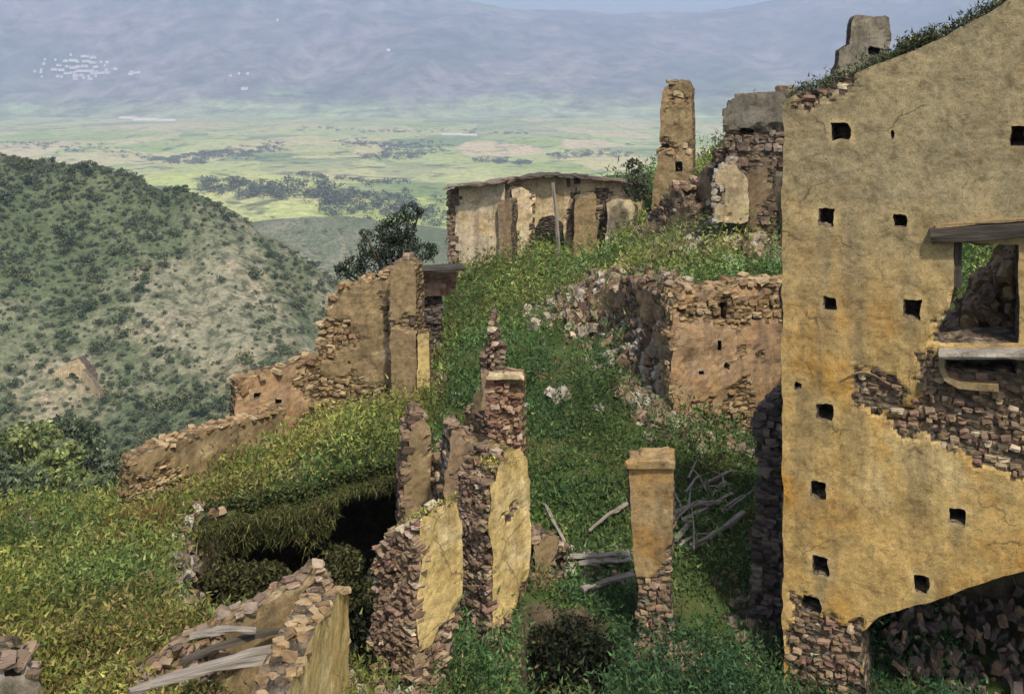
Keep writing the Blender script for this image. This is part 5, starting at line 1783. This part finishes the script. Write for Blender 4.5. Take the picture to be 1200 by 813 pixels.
# woods and hedgerows on the plain: tree clumps, too many and far to count
g = np.random.default_rng(81)
VV, FF, n = [], [], 0
for _ in range(520):
    i_, j_ = int(g.integers(10, 60)), int(g.integers(20, 100))
    if g.random() > 0.35 + 0.9 * fbm(xf[i_, j_] * .006, yf[i_, j_] * .006, 0, 48, 4): continue
    s_ = g.uniform(3.5, 8)
    V, Fq = shr[int(g.integers(6))]
    k = g.permutation(len(Fq))[:40]
    VV.append(V[Fq[k]].reshape(-1, 3) * np.array((s_ * 1.3, s_ * 1.3, s_)) + np.array((xf[i_, j_] + g.uniform(-4, 4), yf[i_, j_] + g.uniform(-4, 4), zf[i_, j_])))
    FF.append(np.arange(len(k) * 4).reshape(-1, 4) + n)
    n += len(k) * 4
wood_lines = [((195, 190), (330, 178), 130, 6), ((230, 186), (300, 190), 60, 5), ((400, 172), (520, 180), 140, 6), ((420, 190), (500, 184), 90, 5), ((560, 190), (620, 196), 60, 4),
              ((640, 185), (740, 190), 60, 4), ((240, 262), (330, 268), 100, 8), ((370, 262), (400, 275), 60, 10), ((330, 262), (520, 280), 160, 12), ((0, 172), (150, 178), 50, 4), ((350, 152), (620, 160), 70, 3),
              ((170, 182), (240, 200), 50, 5), ((350, 230), (480, 240), 40, 6)]
for (a, b, cnt, sp) in wood_lines:
    for _ in range(cnt):
        t = g.random()
        u = a[0] + (b[0] - a[0]) * t + g.normal(0, 4)
        v = a[1] + (b[1] - a[1]) * t + g.normal(0, sp * 0.5)
        Y0 = 250 * F / max(v - CV, 30)
        x = (u - CU) / F * Y0
        z = float(z_plain(np.array(x), np.array(Y0)))
        s = g.uniform(7, 15)
        V, Fq = shr[int(g.integers(6))]
        k = g.permutation(len(Fq))[:45]
        VV.append(V[Fq[k]].reshape(-1, 3) * np.array((s * 1.5, s * 1.5, s)) * 1.1 + np.array((x, Y0, z)))
        FF.append(np.arange(len(k) * 4).reshape(-1, 4) + n)
        n += len(k) * 4
tag(mesh_obj('valley_woods', np.concatenate(VV), np.concatenate(FF), shrub_mat('far_tree', [(0, (0.095, 0.11, 0.065)), (1, (0.095, 0.11, 0.065))])),
    'far hedgerows and woods on the valley plain', 'woodland', kind='stuff')

# far white houses and sheds
wm = NT('white_render', 0.8)
M['white'] = wm.color((0.84, 0.78, 0.76))
rm = NT('pale_tiles', 0.8)
M['tiles'] = rm.color((0.5, 0.36, 0.3))


def house_mesh(L, W, H, R):
    V = [(-L, -W, -8), (L, -W, -8), (L, W, -8), (-L, W, -8), (-L, -W, H), (L, -W, H), (L, W, H), (-L, W, H), (-L, 0, H + R), (L, 0, H + R)]
    fc = [(0, 1, 5, 4), (1, 2, 6, 9, 5), (2, 3, 7, 6), (3, 0, 4, 8, 7), (4, 5, 9, 8), (6, 7, 8, 9)]
    me = bpy.data.meshes.new('house')
    me.from_pydata(V, [], fc)
    me.materials.append(M['white'])
    me.materials.append(M['tiles'])
    me.polygons.foreach_set('material_index', [0, 0, 0, 0, 1, 1])
    return me


def z_mount(x, y):
    """nearest grid height of the mountain sheet"""
    x, y = np.asarray(x, float), np.asarray(y, float)
    j = np.clip(((x / y + 0.78) / 1.56 * (mm - 1)).round().astype(int), 0, mm - 1)
    i = np.clip(((y - 5200) / 7400 * (nm - 1)).round().astype(int), 0, nm - 1)
    return Zm[i, j]


hm = [house_mesh(9, 7, 8, 3), house_mesh(13, 8, 10, 4), house_mesh(8, 7, 7, 3)]
gg = random.Random(91)
town = [(gg.gauss(92, 17), gg.gauss(82, 6)) for _ in range(85)] + [(gg.uniform(60, 128), 87 + gg.gauss(0, 1.2)) for _ in range(30)] + [(156 + gg.gauss(0, 4), 88 + gg.gauss(0, 1.5)) for _ in range(8)] + \
    [(285, 105), (288, 106), (325, 25), (455, 62), (280, 89), (290, 88), (270, 90)]
for u, v in town:
    x, y, z = ray_to(z_mount, u, v, 5500, 9500)
    o = bpy.data.objects.new('far_house', gg.choice(hm))
    o.location = (x, y, z)
    o.rotation_euler = (0, 0, gg.uniform(0, 3))
    COL.objects.link(o)
    if u > 200: lb, gl = 'lone white farmhouse on the hazy mountain slope right of the far village', 'scattered white farmhouses'
    elif u > 140: lb, gl = 'white house of the small cluster just right of the far village', 'small cluster right of the village'
    elif abs(v - 87) < 3: lb, gl = 'tiny white house in the bottom row of the far village', 'bottom row of the far village'
    else: lb, gl = 'tiny white house in the upper part of the far village', 'upper houses of the far village'
    tag(o, lb, 'house', gl)
sm = [house_mesh(75, 12, 15, 4), house_mesh(52, 10, 12, 4)]
for i, (u, v) in enumerate(((105, 134.5), (115, 132), (128, 137), (150, 139), (172, 141), (195, 142), (530, 161), (550, 161.5))):
    Y0 = 250 * F / (v - CV)
    x = (u - CU) / F * Y0
    o = bpy.data.objects.new('far_shed', sm[i % 2])
    o.location = (x, Y0, float(z_plain(np.array(x), np.array(Y0))))
    o.rotation_euler = (0, 0, gg.uniform(-.1, .1))
    if i > 5: o.scale = (0.6, 0.6, 0.5)
    COL.objects.link(o)
    tag(o, ('leftmost long white shed at the far edge of the plain', 'long white shed set highest at the left of the far row', 'third long white shed from the left in the far row',
            'fourth long white shed from the left in the far row', 'fifth long white shed from the left in the far row', 'sixth long white shed, right end of the far row',
            'left long white shed in the middle of the plain', 'right long white shed in the middle of the plain')[i], 'shed', 'long white sheds on the plain')

# ------------------------------------------------------------------ haze
hz = bpy.data.materials.new('haze')
hz.use_nodes = True
ht = hz.node_tree
for nd in list(ht.nodes):
    if nd.type != 'OUTPUT_MATERIAL': ht.nodes.remove(nd)
pv = ht.nodes.new('ShaderNodeVolumePrincipled')
pv.inputs['Color'].default_value = (0.53, 0.63, 0.88, 1)
pv.inputs['Density'].default_value = 1.65e-4
pv.inputs['Anisotropy'].default_value = 0.0
ht.links.new(pv.outputs[0], ht.nodes['Material Output'].inputs['Volume'])
x0, x1, y0, y1 = -10800, 10800, -250, 12900
z0, z1 = min(Zm.min(), Zp.min(), Zh.min()) - 2, max(Zm.max(), 20) + 15
V = [(x, y, z) for z in (z0, z1) for x, y in ((x0, y0), (x1, y0), (x1, y1), (x0, y1))]
tag(mesh_obj('haze', V, [(3, 2, 1, 0), (4, 5, 6, 7), (0, 1, 5, 4), (1, 2, 6, 5), (2, 3, 7, 6), (3, 0, 4, 7)], hz), 'pale blue haze filling the valley air', 'haze', kind='stuff')
